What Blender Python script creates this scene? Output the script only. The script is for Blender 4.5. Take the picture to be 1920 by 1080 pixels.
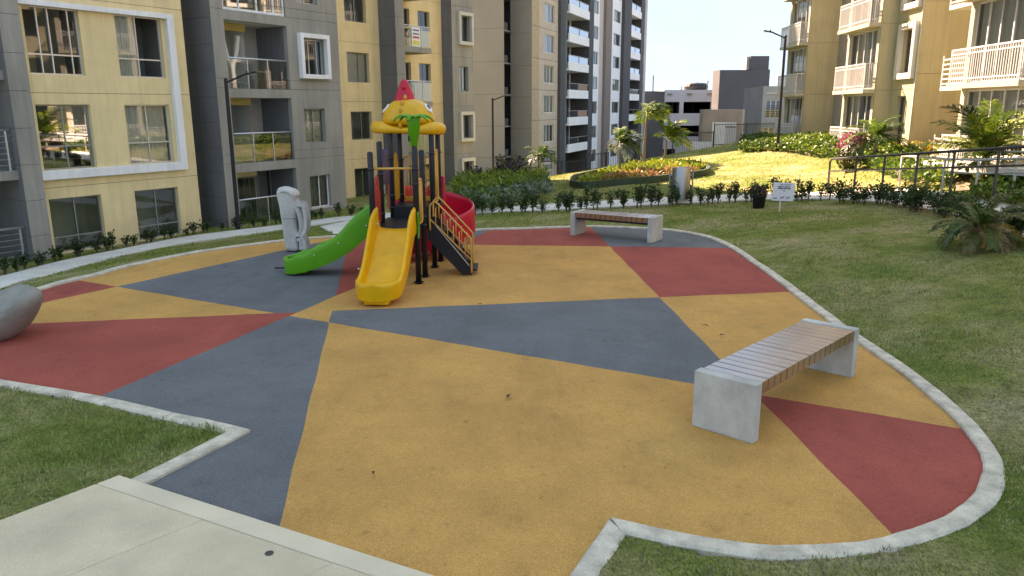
import bpy, bmesh, math, random
import numpy as np
from math import sin, cos, radians, pi, sqrt, atan2
from mathutils import Vector, Matrix, Euler

random.seed(7); rng = np.random.default_rng(7)
for o in list(bpy.data.objects): bpy.data.objects.remove(o)
scn = bpy.context.scene
COL = scn.collection

# ------------------------------------------------------------------ camera
EYE = 2.6; PITCH = radians(13.2); ROLL = radians(0.25); FPX = 1440.0
cam_d = bpy.data.cameras.new('camera'); cam = bpy.data.objects.new('camera', cam_d); COL.objects.link(cam)
cam_d.sensor_width = 36.0; cam_d.lens = 36.0*FPX/1920.0; cam_d.clip_start = 0.05; cam_d.clip_end = 3000
F_ = Vector((0, cos(PITCH), -sin(PITCH))); U0 = Vector((0, sin(PITCH), cos(PITCH))); R0 = Vector((1, 0, 0))
R_ = cos(ROLL)*R0 - sin(ROLL)*U0; U_ = cos(ROLL)*U0 + sin(ROLL)*R0
cam.matrix_world = Matrix(((R_.x, U_.x, -F_.x, 0), (R_.y, U_.y, -F_.y, 0), (R_.z, U_.z, -F_.z, EYE), (0, 0, 0, 1)))
scn.camera = cam
O_ = Vector((0, 0, EYE))

# ------------------------------------------------------------------ light
SUN_AZ = radians(-30.0); SUN_EL = radians(38.0)      # azimuth from +Y towards +X
w = bpy.data.worlds.new('World'); scn.world = w; w.use_nodes = True
nt = w.node_tree; nt.nodes.clear()
wo = nt.nodes.new('ShaderNodeOutputWorld'); bg = nt.nodes.new('ShaderNodeBackground'); sky = nt.nodes.new('ShaderNodeTexSky')
sky.sky_type = 'NISHITA'; sky.sun_disc = False; sky.sun_elevation = SUN_EL; sky.sun_rotation = SUN_AZ
sky.air_density = 1.0; sky.dust_density = 0.3; sky.ozone_density = 2.0
# thin veil of high cloud over the whole sky: evens out the clear-sky gradient, with soft wisps
veil = nt.nodes.new('ShaderNodeTexNoise'); veil.inputs['Scale'].default_value = 2.2; veil.inputs['Detail'].default_value = 7; veil.inputs['Roughness'].default_value = 0.6
vtc = nt.nodes.new('ShaderNodeTexCoord'); vmp = nt.nodes.new('ShaderNodeMapping'); vmp.inputs['Scale'].default_value = (1.0, 1.0, 3.2); vmp.inputs['Rotation'].default_value = (0.3, 0.25, 0.4)
nt.links.new(vtc.outputs['Generated'], vmp.inputs[0]); nt.links.new(vmp.outputs[0], veil.inputs['Vector'])
vr = nt.nodes.new('ShaderNodeMapRange'); vr.inputs[1].default_value = 0.35; vr.inputs[2].default_value = 0.68; vr.inputs[3].default_value = 0.93; vr.inputs[4].default_value = 0.995
nt.links.new(veil.outputs[0], vr.inputs[0])
vm = nt.nodes.new('ShaderNodeMix'); vm.data_type = 'RGBA'; nt.links.new(vr.outputs[0], vm.inputs[0]); sg_ = nt.nodes.new('ShaderNodeGamma'); sg_.inputs[1].default_value = 0.5; nt.links.new(sky.outputs[0], sg_.inputs[0]); nt.links.new(sg_.outputs[0], vm.inputs[6]); vm.inputs[7].default_value = (0.36, 0.93, 1.62, 1)
nt.links.new(vm.outputs[2], bg.inputs[0]); bg.inputs[1].default_value = 0.100
nt.links.new(bg.outputs[0], wo.inputs[0])
sd = bpy.data.lights.new('sun', 'SUN'); sun = bpy.data.objects.new('sun', sd); COL.objects.link(sun)
sd.energy = 2.0; sd.angle = radians(0.5); sd.color = (0.92, 0.99, 1.0)
sdir = Vector((sin(SUN_AZ)*cos(SUN_EL), cos(SUN_AZ)*cos(SUN_EL), sin(SUN_EL)))
sun.rotation_euler = sdir.to_track_quat('Z', 'Y').to_euler()
scn.view_settings.view_transform = 'Standard'; scn.view_settings.look = 'None'
scn.view_settings.gamma = 1.0; scn.view_settings.exposure = 3.56; scn.view_settings.use_white_balance = True; scn.view_settings.white_balance_temperature = 11500; scn.view_settings.white_balance_tint = 40; scn.view_settings.use_curve_mapping = False

# ------------------------------------------------------------------ measuring helpers (pixel of the 1920x1080 photo -> point of the place)
def ray(x, y): return (x-960)*R_ - (y-540)*U_ + FPX*F_
def G(x, y, z=0.0):
    d = ray(x, y); return O_ + d*((z-EYE)/d.z)
def AY(x, y, Y):
    d = ray(x, y); return O_ + d*(Y/d.y)

# ------------------------------------------------------------------ materials
MATS = {}
def lin(c):
    return tuple((v/255/12.92 if v <= 10 else ((v/255+0.055)/1.055)**2.4) for v in c)
def mat(name, col, rough=0.75, var=0.12, scale=3.0, bump=0.15, bscale=90.0, col2=None, metal=0.0, spec=0.4, fine=0.0,
        stretch=None, detail=6.0, coat=0.0, trans=0.0, streak=0.0):
    if name in MATS: return MATS[name]
    m = bpy.data.materials.new(name); m.use_nodes = True; t = m.node_tree; N = t.nodes; L = t.links
    b = N['Principled BSDF']
    b.inputs['Roughness'].default_value = rough; b.inputs['Metallic'].default_value = metal
    b.inputs['Specular IOR Level'].default_value = spec
    if coat: b.inputs['Coat Weight'].default_value = coat; b.inputs['Coat Roughness'].default_value = 0.12
    tc = N.new('ShaderNodeTexCoord'); src = tc.outputs['Object']
    if stretch:
        mp = N.new('ShaderNodeMapping'); mp.inputs['Scale'].default_value = stretch
        L.new(src, mp.inputs[0]); src = mp.outputs[0]
    n1 = N.new('ShaderNodeTexNoise'); n1.inputs['Scale'].default_value = scale; n1.inputs['Detail'].default_value = detail
    n1.inputs['Roughness'].default_value = 0.62
    L.new(src, n1.inputs['Vector'])
    r = N.new('ShaderNodeValToRGB'); r.color_ramp.elements[0].position = 0.33; r.color_ramp.elements[1].position = 0.67
    c2 = col2 or col
    r.color_ramp.elements[0].color = (*[v*(1-var) for v in col], 1); r.color_ramp.elements[1].color = (*[min(1, v*(1+var)) for v in c2], 1)
    L.new(n1.outputs[0], r.inputs[0]); outc = r.outputs[0]
    if streak:  # rain run-off: noise drawn out down the wall
        sm = N.new('ShaderNodeMapping'); sm.inputs['Scale'].default_value = (5.0, 5.0, 0.22); L.new(tc.outputs['Object'], sm.inputs[0])
        sn_ = N.new('ShaderNodeTexNoise'); sn_.inputs['Scale'].default_value = 1.3; sn_.inputs['Detail'].default_value = 6; sn_.inputs['Roughness'].default_value = 0.7; L.new(sm.outputs[0], sn_.inputs['Vector'])
        sr = N.new('ShaderNodeValToRGB'); sr.color_ramp.elements[0].position = 0.36; sr.color_ramp.elements[1].position = 0.56
        sr.color_ramp.elements[0].color = (1-streak, 1-streak, 1-streak*.9, 1); sr.color_ramp.elements[1].color = (1, 1, 1, 1); L.new(sn_.outputs[0], sr.inputs[0])
        sx_ = N.new('ShaderNodeMix'); sx_.data_type = 'RGBA'; sx_.blend_type = 'MULTIPLY'; sx_.inputs[0].default_value = 1.0
        L.new(outc, sx_.inputs[6]); L.new(sr.outputs[0], sx_.inputs[7]); outc = sx_.outputs[2]
    n2 = N.new('ShaderNodeTexNoise'); n2.inputs['Scale'].default_value = bscale; n2.inputs['Detail'].default_value = 3
    L.new(tc.outputs['Object'], n2.inputs['Vector'])
    if fine:
        mx = N.new('ShaderNodeMix'); mx.data_type = 'RGBA'; mx.blend_type = 'MULTIPLY'; mx.inputs[0].default_value = 1.0
        r2 = N.new('ShaderNodeValToRGB'); r2.color_ramp.elements[0].position = 0.3; r2.color_ramp.elements[1].position = 0.7
        r2.color_ramp.elements[0].color = (1-fine,)*3+(1,); r2.color_ramp.elements[1].color = (1+fine*0.0,)*3+(1,)
        L.new(n2.outputs[0], r2.inputs[0]); L.new(outc, mx.inputs[6]); L.new(r2.outputs[0], mx.inputs[7]); outc = mx.outputs[2]
    L.new(outc, b.inputs['Base Color'])
    if bump:
        bp = N.new('ShaderNodeBump'); bp.inputs['Strength'].default_value = bump; bp.inputs['Distance'].default_value = 0.01
        L.new(n2.outputs[0], bp.inputs['Height']); L.new(bp.outputs[0], b.inputs['Normal'])
    if trans:   # thin leaf: some light passes through
        tr = N.new('ShaderNodeBsdfTranslucent'); L.new(outc, tr.inputs[0]); ms = N.new('ShaderNodeMixShader'); ms.inputs[0].default_value = trans
        L.new(b.outputs[0], ms.inputs[1]); L.new(tr.outputs[0], ms.inputs[2]); L.new(ms.outputs[0], N['Material Output'].inputs[0])
    MATS[name] = m; return m

def glass(name, tint=(0.75, 0.8, 0.78), refl=0.12, gl=(0.9, 0.95, 1.0), rough=0.02):
    if name in MATS: return MATS[name]
    m = bpy.data.materials.new(name); m.use_nodes = True; t = m.node_tree; N = t.nodes; L = t.links; N.clear()
    out = N.new('ShaderNodeOutputMaterial'); tr = N.new('ShaderNodeBsdfTransparent'); tr.inputs[0].default_value = (*tint, 1)
    g = N.new('ShaderNodeBsdfGlossy'); g.inputs['Roughness'].default_value = rough; g.inputs[0].default_value = (*gl, 1)
    fr = N.new('ShaderNodeFresnel'); fr.inputs[0].default_value = 1.5
    ad = N.new('ShaderNodeMath'); ad.operation = 'ADD'; ad.inputs[1].default_value = refl; ad.use_clamp = True
    mx = N.new('ShaderNodeMixShader')
    L.new(fr.outputs[0], ad.inputs[0]); L.new(ad.outputs[0], mx.inputs[0]); L.new(tr.outputs[0], mx.inputs[1]); L.new(g.outputs[0], mx.inputs[2])
    L.new(mx.outputs[0], out.inputs[0]); MATS[name] = m; return m

# ------------------------------------------------------------------ mesh builder
class MB:
    def __init__(s): s.v = []; s.f = []; s.mi = []
    def add(s, vs, fs, mi=0):
        o = len(s.v); s.v += [tuple(p) for p in vs]; s.f += [tuple(i+o for i in f) for f in fs]; s.mi += [mi]*len(fs); return s
    def box(s, x0, x1, y0, y1, z0, z1, mi=0):
        return s.add([(x0,y0,z0),(x1,y0,z0),(x1,y1,z0),(x0,y1,z0),(x0,y0,z1),(x1,y0,z1),(x1,y1,z1),(x0,y1,z1)],
                     [(0,3,2,1),(4,5,6,7),(0,1,5,4),(1,2,6,5),(2,3,7,6),(3,0,4,7)], mi)
    def bar(s, a, b, wd, ht, mi=0, up=(0,0,1)):
        a = Vector(a); b = Vector(b); d = (b-a).normalized(); u = Vector(up)
        if abs(d.dot(u)) > 0.99: u = Vector((0,1,0))
        r = d.cross(u).normalized()*wd/2; u = r.cross(d).normalized()*ht/2
        return s.add([a-r-u, a+r-u, a+r+u, a-r+u, b-r-u, b+r-u, b+r+u, b-r+u], [(3,2,1,0),(4,5,6,7),(0,1,5,4),(1,2,6,5),(2,3,7,6),(3,0,4,7)], mi)
    def tube(s, pts, r, n=8, cap=True, mi=0, closed=False):
        pts = [Vector(p) for p in pts]; m = len(pts); rs = r if isinstance(r, (list, tuple)) else [r]*m
        vs = []; prev = None
        for i, p in enumerate(pts):
            if closed: d = (pts[(i+1) % m]-pts[i-1]).normalized()
            else: d = (pts[min(i+1, m-1)]-pts[max(i-1, 0)]).normalized()
            if prev is None:
                u = Vector((0,0,1)) if abs(d.z) < 0.95 else Vector((1,0,0)); u = (u-d*u.dot(d)).normalized()
            else: u = (prev-d*prev.dot(d)).normalized()
            prev = u; q = d.cross(u)
            for k in range(n):
                a = 2*pi*k/n; vs.append(p+(u*cos(a)+q*sin(a))*rs[i])
        fs = []
        for i in range(m if closed else m-1):
            j = (i+1) % m
            for k in range(n): fs.append((i*n+k, i*n+(k+1) % n, j*n+(k+1) % n, j*n+k))
        if cap and not closed: fs += [tuple(range(n-1, -1, -1)), tuple(range((m-1)*n, m*n))]
        return s.add(vs, fs, mi)
    def lathe(s, prof, n=20, c=(0,0,0), mi=0, sx=1, sy=1):
        vs = []; fs = []
        for (r, z) in prof:
            for k in range(n): a = 2*pi*k/n; vs.append((c[0]+r*cos(a)*sx, c[1]+r*sin(a)*sy, c[2]+z))
        for i in range(len(prof)-1):
            for k in range(n): fs.append((i*n+k, i*n+(k+1) % n, (i+1)*n+(k+1) % n, (i+1)*n+k))
        fs += [tuple(range(n-1,-1,-1)), tuple(range((len(prof)-1)*n, len(prof)*n))]
        return s.add(vs, fs, mi)
    def prism(s, poly, z0, z1, mi=0):
        n = len(poly); vs = [(p[0], p[1], z0) for p in poly]+[(p[0], p[1], z1) for p in poly]
        fs = [tuple(range(n-1,-1,-1)), tuple(range(n, 2*n))]+[(i, (i+1) % n, n+(i+1) % n, n+i) for i in range(n)]
        return s.add(vs, fs, mi)
    def sphere(s, c, r, n=12, m=8, sc=(1,1,1), rot=None, mi=0):
        vs = []; fs = []
        for i in range(m+1):
            th = pi*i/m
            for k in range(n):
                p = Vector((r*sc[0]*sin(th)*cos(2*pi*k/n), r*sc[1]*sin(th)*sin(2*pi*k/n), r*sc[2]*cos(th)))
                if rot is not None: p = rot @ p
                vs.append(Vector(c)+p)
        for i in range(m):
            for k in range(n): fs.append((i*n+k, (i+1)*n+k, (i+1)*n+(k+1) % n, i*n+(k+1) % n))
        return s.add(vs, fs, mi)
    def grid(s, rows, mi=0):
        m = len(rows[0]); vs = [p for r in rows for p in r]
        return s.add(vs, [(i*m+j, i*m+j+1, (i+1)*m+j+1, (i+1)*m+j) for i in range(len(rows)-1) for j in range(m-1)], mi)
    def mesh(s, name, mats, smooth=False):
        me = bpy.data.meshes.new(name); me.from_pydata(s.v, [], s.f)
        for m in (mats if isinstance(mats, (list, tuple)) else [mats]): me.materials.append(m)
        if any(s.mi): me.polygons.foreach_set('material_index', s.mi)
        if smooth: me.polygons.foreach_set('use_smooth', [True]*len(me.polygons))
        me.update(); return me
    def build(s, name, mats, parent=None, smooth=False, loc=None, rotz=0, bevel=0, fix=False, kind=None, label=None):
        me = s.mesh(name, mats, smooth)
        if fix:
            bm = bmesh.new(); bm.from_mesh(me); bmesh.ops.remove_doubles(bm, verts=bm.verts, dist=1e-5)
            bmesh.ops.recalc_face_normals(bm, faces=bm.faces); bm.to_mesh(me); bm.free()
        o = bpy.data.objects.new(name, me); COL.objects.link(o)
        if parent: o.parent = parent
        if loc is not None: o.location = loc
        if rotz: o.rotation_euler = (0, 0, rotz)
        if bevel:
            md = o.modifiers.new('bevel', 'BEVEL'); md.width = bevel; md.segments = 2; md.limit_method = 'ANGLE'; md.angle_limit = radians(40)
        if kind: o['kind'] = kind
        if label: o['label'] = label
        return o

def tag(o, label=None, cat=None, group=None, kind=None):
    if label: o['label'] = label
    if cat: o['category'] = cat
    if group: o['group'] = group
    if kind: o['kind'] = kind
    return o
def thing(name, label, cat, loc=(0,0,0), rotz=0, group=None):
    o = bpy.data.objects.new(name, None); COL.objects.link(o); o.location = loc; o.rotation_euler = (0, 0, rotz)
    o.empty_display_size = 0.3
    return tag(o, label, cat, group)
KIDS = {}
def children(o): return [c for c in bpy.data.objects if c.parent == o]
def copy_tree(o, kids, parent=None):
    c = o.copy(); COL.objects.link(c)
    if parent: c.parent = parent
    for k in kids.get(o.name, []): copy_tree(k, kids, c)
    return c
def kid_map():
    d = {}
    for o in bpy.data.objects:
        if o.parent: d.setdefault(o.parent.name, []).append(o)
    return d
def extrude_curve(name, splines, depth, bevel, m, parent=None, res=3):
    """rounded solid from closed outlines (further outlines are holes), drawn in local x/z, thickness along y"""
    cu = bpy.data.curves.new(name, 'CURVE'); cu.dimensions = '2D'; cu.fill_mode = 'BOTH'; cu.extrude = depth/2-bevel; cu.bevel_depth = bevel; cu.bevel_resolution = res
    for pts in splines:
        sp = cu.splines.new('POLY'); sp.points.add(len(pts)-1); sp.use_cyclic_u = True; cu.offset = -bevel
        for i, p in enumerate(pts): sp.points[i].co = (p[0], p[1], 0, 1)
    tmp = bpy.data.objects.new('tmp', cu); me = bpy.data.meshes.new_from_object(tmp); bpy.data.objects.remove(tmp); bpy.data.curves.remove(cu)
    me.transform(Matrix.Rotation(pi/2, 4, 'X')); me.name = name; me.materials.clear(); me.materials.append(m)
    me.polygons.foreach_set('use_smooth', [True]*len(me.polygons)); me.set_sharp_from_angle(angle=radians(50))
    o = bpy.data.objects.new(name, me); COL.objects.link(o)
    if parent: o.parent = parent
    return o
def text_obj(name, txt, size, m, parent, mw, bold=0.0):
    cu = bpy.data.curves.new(name, 'FONT'); cu.body = txt; cu.size = size; cu.align_x = 'CENTER'; cu.align_y = 'CENTER'; cu.extrude = 0.001; cu.offset = bold
    tmp = bpy.data.objects.new('tmp', cu); me = bpy.data.meshes.new_from_object(tmp); bpy.data.objects.remove(tmp); bpy.data.curves.remove(cu)
    me.name = name; me.materials.clear(); me.materials.append(m); me.transform(mw)
    o = bpy.data.objects.new(name, me); COL.objects.link(o); o.parent = parent; return o
def smooth_poly(pts, n=6):
    """Catmull-Rom through open list of 2D/3D points"""
    P = [Vector(p) for p in pts]; out = []
    for i in range(len(P)-1):
        p0 = P[max(i-1,0)]; p1 = P[i]; p2 = P[i+1]; p3 = P[min(i+2, len(P)-1)]
        for k in range(n):
            t = k/n
            out.append(0.5*((2*p1)+(p2-p0)*t+(2*p0-5*p1+4*p2-p3)*t*t+(3*p1-p0-3*p2+p3)*t**3))
    out.append(P[-1]); return out
def inside(poly, X, Y):
    X = np.asarray(X); Y = np.asarray(Y); res = np.zeros(X.shape, bool); n = len(poly)
    for i in range(n):
        x1, y1 = poly[i][0], poly[i][1]; x2, y2 = poly[(i+1) % n][0], poly[(i+1) % n][1]
        if y1 == y2: continue
        c = ((y1 > Y) != (y2 > Y)) & (X < (x2-x1)*(Y-y1)/(y2-y1)+x1); res ^= c
    return res
def offset_poly(poly, d):
    """open or closed 2D line pushed sideways by d (to the right of travel)"""
    out = []; n = len(poly)
    for i in range(n):
        a = Vector(poly[max(i-1,0)][:2]); b = Vector(poly[min(i+1,n-1)][:2]); p = Vector(poly[i][:2])
        t1 = (p-a); t2 = (b-p)
        if t1.length < 1e-6: t1 = t2
        if t2.length < 1e-6: t2 = t1
        t1.normalize(); t2.normalize(); t = (t1+t2)
        if t.length < 1e-4: t = t1
        t.normalize(); nrm = Vector((t.y, -t.x)); k = 1/max(0.45, abs(nrm.dot(Vector((t1.y, -t1.x)))))
        out.append(p+nrm*d*k)
    return out
# ================================================================== GROUND
A_L = radians(31.5); UL = Vector((sin(A_L), cos(A_L), 0)); NL = Vector((cos(A_L), -sin(A_L), 0)); PL = Vector((-9.75, 22.3, 0))
def LW(u, v, z=0.0): return PL+UL*u+NL*v+Vector((0, 0, z))

outline_a = [(266,910), (470,806)]
outline_b = [(470,806),(330,775),(180,742),(0,712),(-150,688),(-280,645),(-220,598),(-90,578),(0,564),(72,544),(120,530),(180,516),(250,497),(350,477),
  (430,464),(500,455.5),(537,451),(577,447),(640,443),(720,439),(800,435),(885,431.6),(918,430),(1001,428),(1092,425),(1127,425),(1225,429),(1287,436),
  (1332,447),(1370,465),(1403,487),(1440,513),(1498,558),(1543,593),(1612,644),(1679,690),(1773,769),(1824,826),(1840,856),(1842,879),(1828,920),
  (1796,952),(1755,975),(1679,1001),(1608,1016),(1521,1022),(1407,1021),(1269,998.5),(1143,971)]
outline_c = [(1129,994),(1067,1080),(1000,1180)]
g2 = lambda q: Vector(G(*q)[:2])
ob = [Vector((p.x, p.y)) for p in smooth_poly([(*g2(q), 0) for q in outline_b], 3)]
oa = [g2(q) for q in outline_a]; oc = [g2(q) for q in outline_c]
OUT = [oa[0]] + ob + oc                       # kerb line, clockwise seen from above
SLAB_EDGE = [g2((960,1148)), g2((790,1090)), g2((520,996))]
PLAY = OUT + SLAB_EDGE                          # whole rubber area
KW = 0.145
KERB_OUT = offset_poly(OUT, -KW)
def lerp(a, b, t): return a+(b-a)*t

CP = []
def cp(x, y, z): CP.append((x, y, z))
for p in offset_poly(OUT, -0.10)[::4]: cp(p.x, p.y, 0.0)
for x, y in [(-3,8),(0,8),(0,12),(-4,12),(2,13),(-2,5),(1,4),(2,8)]: cp(x, y, 0)
for u_ in (-9, -6, -4, -1, 2, 5): 
    for v_, z_ in ((0.0,-0.98),(1.1,-0.95),(2.6,-0.88)): p = LW(u_, v_); cp(p.x, p.y, z_+0.01*u_)
for u_, v_, z_ in ((9,-2.4,-1.0),(9,0.5,-0.85),(12.5,-1.4,-1.0),(17,-2.2,-1.05),(19,-2.2,-1.2),(15,0.5,-0.75)): p = LW(u_, v_); cp(p.x, p.y, z_)
for x, y, z in [(-9,5,0.0),(-9,0,0),(-6,2,0),(0,0,0),(4,1,0.02),(7,0,0.1),(7,4,0.22),(10,2,0.4),(4.6,7,0.12),(5.5,9,0.28),(6.5,6.5,0.3),
                (7.4,12.4,0.46),(9,12.5,0.62),(12,12,0.85),(9,16,0.47),(7,15.5,0.28),(5.5,13,0.2),(9,21.5,0.16),(5,17.5,0.08),(3,18.5,0.02),(6,20.3,0.03),
                (0,19.5,-0.03),(-1.5,19,-0.1),(1.5,22,-0.05),(5,22.5,0.0),(-1.0,24,-0.25),(2,26,-0.15),(1.5,30,-0.35),(5,28,0.02),(7.5,24,0.05),(9.5,24.5,0.12),
                (-1.8,41.8,-1.45),(-2,34,-0.85),(0.5,36,-0.8),(9,29,0.25),(9.8,33,0.48),(11.3,33,1.0),(11.2,28.5,0.45),(10.9,26.3,0.28),
                (2.6,42,-1.05),(5.1,42,-0.55),(7.4,42,-0.12),(9.7,42,0.28),(12.2,42,0.78),(13.8,41,0.95),(15,36,1.2),(13.8,30,1.15),(12.8,25,1.1),(12.6,20,1.2),
                (14,15,1.2),(11.4,22.5,0.75),(11.2,18,0.75),(16,8,1.3),(4.5,33,-0.05),(6.5,36,0.2),(3,37,-0.5),
                (3.5,52,-2.4),(6,52,-2.2),(9,52,-1.7),(12,52,-1.2),(16,52,-0.5),(0,52,-2.6),(4,62,-3.3),(10,62,-3.2),(16,62,-2.6),(20,50,0.2),
                (-4,46,-1.9),(-6,60,-3),(22,30,1.4),(25,20,1.5),(-14,14,-0.6),(-16,22,-1.0),(-14,6,-0.1),(25,62,-1.5),(25,5,1.5),(-14,45,-2)]: cp(x, y, z)
CPA = np.array(CP); _n = len(CPA)
_D = np.sqrt(((CPA[:, None, :2]-CPA[None, :, :2])**2).sum(-1))
_K = np.zeros((_n+3, _n+3)); _K[:_n, :_n] = _D - np.eye(_n)*0.15; _K[:_n, _n] = 1; _K[:_n, _n+1:] = CPA[:, :2]; _K[_n, :_n] = 1; _K[_n+1:, :_n] = CPA[:, :2].T
_W = np.linalg.solve(_K, np.concatenate([CPA[:, 2], [0, 0, 0]]))
def H(X, Y):
    X = np.asarray(X, float); Y = np.asarray(Y, float); sh = X.shape; x = X.ravel(); y = Y.ravel(); out = np.empty(x.shape)
    for i in range(0, len(x), 20000):
        d = np.sqrt((x[i:i+20000, None]-CPA[None, :, 0])**2+(y[i:i+20000, None]-CPA[None, :, 1])**2)
        out[i:i+20000] = d@_W[:_n]+_W[_n]+_W[_n+1]*x[i:i+20000]+_W[_n+2]*y[i:i+20000]
    return out.reshape(sh)
def hz(x, y): return float(H(np.array([x]), np.array([y]))[0])
def T(px, py, far=70.0):
    """point of the terrain seen at a pixel"""
    d = ray(px, py); d = d/d.y; ys = np.arange(3.0, far, 0.08)
    zs = EYE+d.z*ys; hs = H(d.x*ys, ys); k = np.argmax(zs <= hs)
    if zs[k] > hs[k]: y = ys[np.argmin((zs-hs)[:500])]; return Vector((d.x*y, y, EYE+d.z*y))
    y = ys[k]
    if k > 0:
        a = zs[k-1]-hs[k-1]; b = zs[k]-hs[k]; y = ys[k-1]+(ys[k]-ys[k-1])*a/(a-b)
    return Vector((d.x*y, y, EYE+d.z*y))

def HK(X, Y):
    """terrain brought level with the kerb along the playground"""
    z = H(X, Y); d = np.full(z.shape, 9.0); L_ = KERB_OUT
    near = (X > -12) & (X < 8) & (Y > 3) & (Y < 19)
    xs, ys = X[near], Y[near]; dn = np.full(xs.shape, 9.0)
    for a, b in zip(L_[:-1], L_[1:]):
        ux, uy = b.x-a.x, b.y-a.y; l2 = max(1e-9, ux*ux+uy*uy); t = np.clip(((xs-a.x)*ux+(ys-a.y)*uy)/l2, 0, 1)
        dn = np.minimum(dn, (xs-a.x-t*ux)**2+(ys-a.y-t*uy)**2)
    d[near] = np.sqrt(dn); f = np.clip((d-.06)/.55, 0, 1); f = f*f*(3-2*f)
    return np.minimum(z, -0.004)*(1-f)+z*f
# lawn: one sheet, fine round the playground, dropped under the rubber
def axis(segs):
    out = []
    for a, b, s in segs: out += list(np.arange(a, b-1e-6, s))
    return np.array(out)
gx = axis([(-40,-12,2.0),(-12,-8,0.35),(-8,6,0.1),(6,15,0.25),(15,45,2.0)]); gy = axis([(-4,3,0.5),(3,18.5,0.1),(18.5,46,0.3),(46,72,1.0)])
GX, GY = np.meshgrid(gx, gy); GZ = HK(GX, GY)
GZ += 0.012*np.sin(GX*3.1+GY*1.7)*np.sin(GY*2.3-GX*0.9)
PIN = offset_poly(OUT, -0.085)+SLAB_EDGE
ins = inside(PIN, GX, GY); GZ[ins] = -0.14
def grid_mesh(name, GX, GY, GZ, m):
    ny, nx = GX.shape; co = np.stack([GX, GY, GZ], -1).reshape(-1, 3).astype(np.float32)
    i = np.arange(ny*nx).reshape(ny, nx); q = np.stack([i[:-1,:-1], i[:-1,1:], i[1:,1:], i[1:,:-1]], -1).reshape(-1, 4).astype(np.int32)
    me = bpy.data.meshes.new(name); me.vertices.add(len(co)); me.vertices.foreach_set('co', co.ravel())
    me.loops.add(q.size); me.loops.foreach_set('vertex_index', q.ravel()); me.polygons.add(len(q))
    me.polygons.foreach_set('loop_start', np.arange(0, q.size, 4, dtype=np.int32)); me.polygons.foreach_set('loop_total', np.full(len(q), 4, np.int32))
    me.polygons.foreach_set('use_smooth', np.ones(len(q), bool)); me.update(calc_edges=True); me.materials.append(m)
    o = bpy.data.objects.new(name, me); COL.objects.link(o); return o

def lawn_mat():
    m = bpy.data.materials.new('lawn'); m.use_nodes = True; t = m.node_tree; N = t.nodes; L = t.links; b = N['Principled BSDF']
    b.inputs['Roughness'].default_value = 0.95; b.inputs['Specular IOR Level'].default_value = 0.15
    tc = N.new('ShaderNodeTexCoord')
    def noise(s, d=5, r=.6, vec=None):
        n = N.new('ShaderNodeTexNoise'); n.inputs['Scale'].default_value = s; n.inputs['Detail'].default_value = d; n.inputs['Roughness'].default_value = r
        L.new(vec or tc.outputs['Object'], n.inputs['Vector']); return n.outputs[0]
    def ramp(src, stops):
        r = N.new('ShaderNodeValToRGB'); e = r.color_ramp.elements
        while len(e) < len(stops): e.new(0.5)
        for k, (p, c) in enumerate(stops): e[k].position = p; e[k].color = (*c, 1)
        L.new(src, r.inputs[0]); return r.outputs[0]
    big = ramp(noise(0.75, 4, .6), [(0.30, (0.095,0.175,0.03)), (0.43, (0.20,0.23,0.06)), (0.55, (0.32,0.285,0.12)), (0.68, (0.42,0.335,0.20))])
    mid = ramp(noise(4.5, 6, .7), [(0.30, (0.55,0.62,0.5)), (0.52, (1,1,1)), (0.72, (1.3,1.2,1.15))])
    mp = N.new('ShaderNodeMapping'); mp.inputs['Scale'].default_value = (1, 0.45, 1); L.new(tc.outputs['Object'], mp.inputs[0])
    fin = ramp(noise(55, 4, .75, mp.outputs[0]), [(0.32, (0.35,0.4,0.33)), (0.5, (0.95,0.97,0.9)), (0.68, (1.5,1.4,1.35))])
    def mul(a, c):
        x = N.new('ShaderNodeMix'); x.data_type = 'RGBA'; x.blend_type = 'MULTIPLY'; x.inputs[0].default_value = 1; L.new(a, x.inputs[6]); L.new(c, x.inputs[7]); return x.outputs[2]
    L.new(mul(mul(big, mid), fin), b.inputs['Base Color'])
    bp = N.new('ShaderNodeBump'); bp.inputs['Strength'].default_value = 0.9; bp.inputs['Distance'].default_value = 0.03
    L.new(noise(70, 4, .7), bp.inputs['Height']); L.new(bp.outputs[0], b.inputs['Normal'])
    return m
LAWN = lawn_mat(); MATS['lawn'] = LAWN
lawn = grid_mesh('lawn', GX, GY, GZ, LAWN); tag(lawn, kind='structure')
earth = MB().grid([[(x, y, -4.2) for x in (-900, -200, 0, 200, 900)] for y in (-60, 60, 300, 1600)]).build('ground', mat('earth', (0.16,0.15,0.12), 0.95, 0.3, 0.2, 0.3, 20)); tag(earth, kind='structure')

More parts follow.
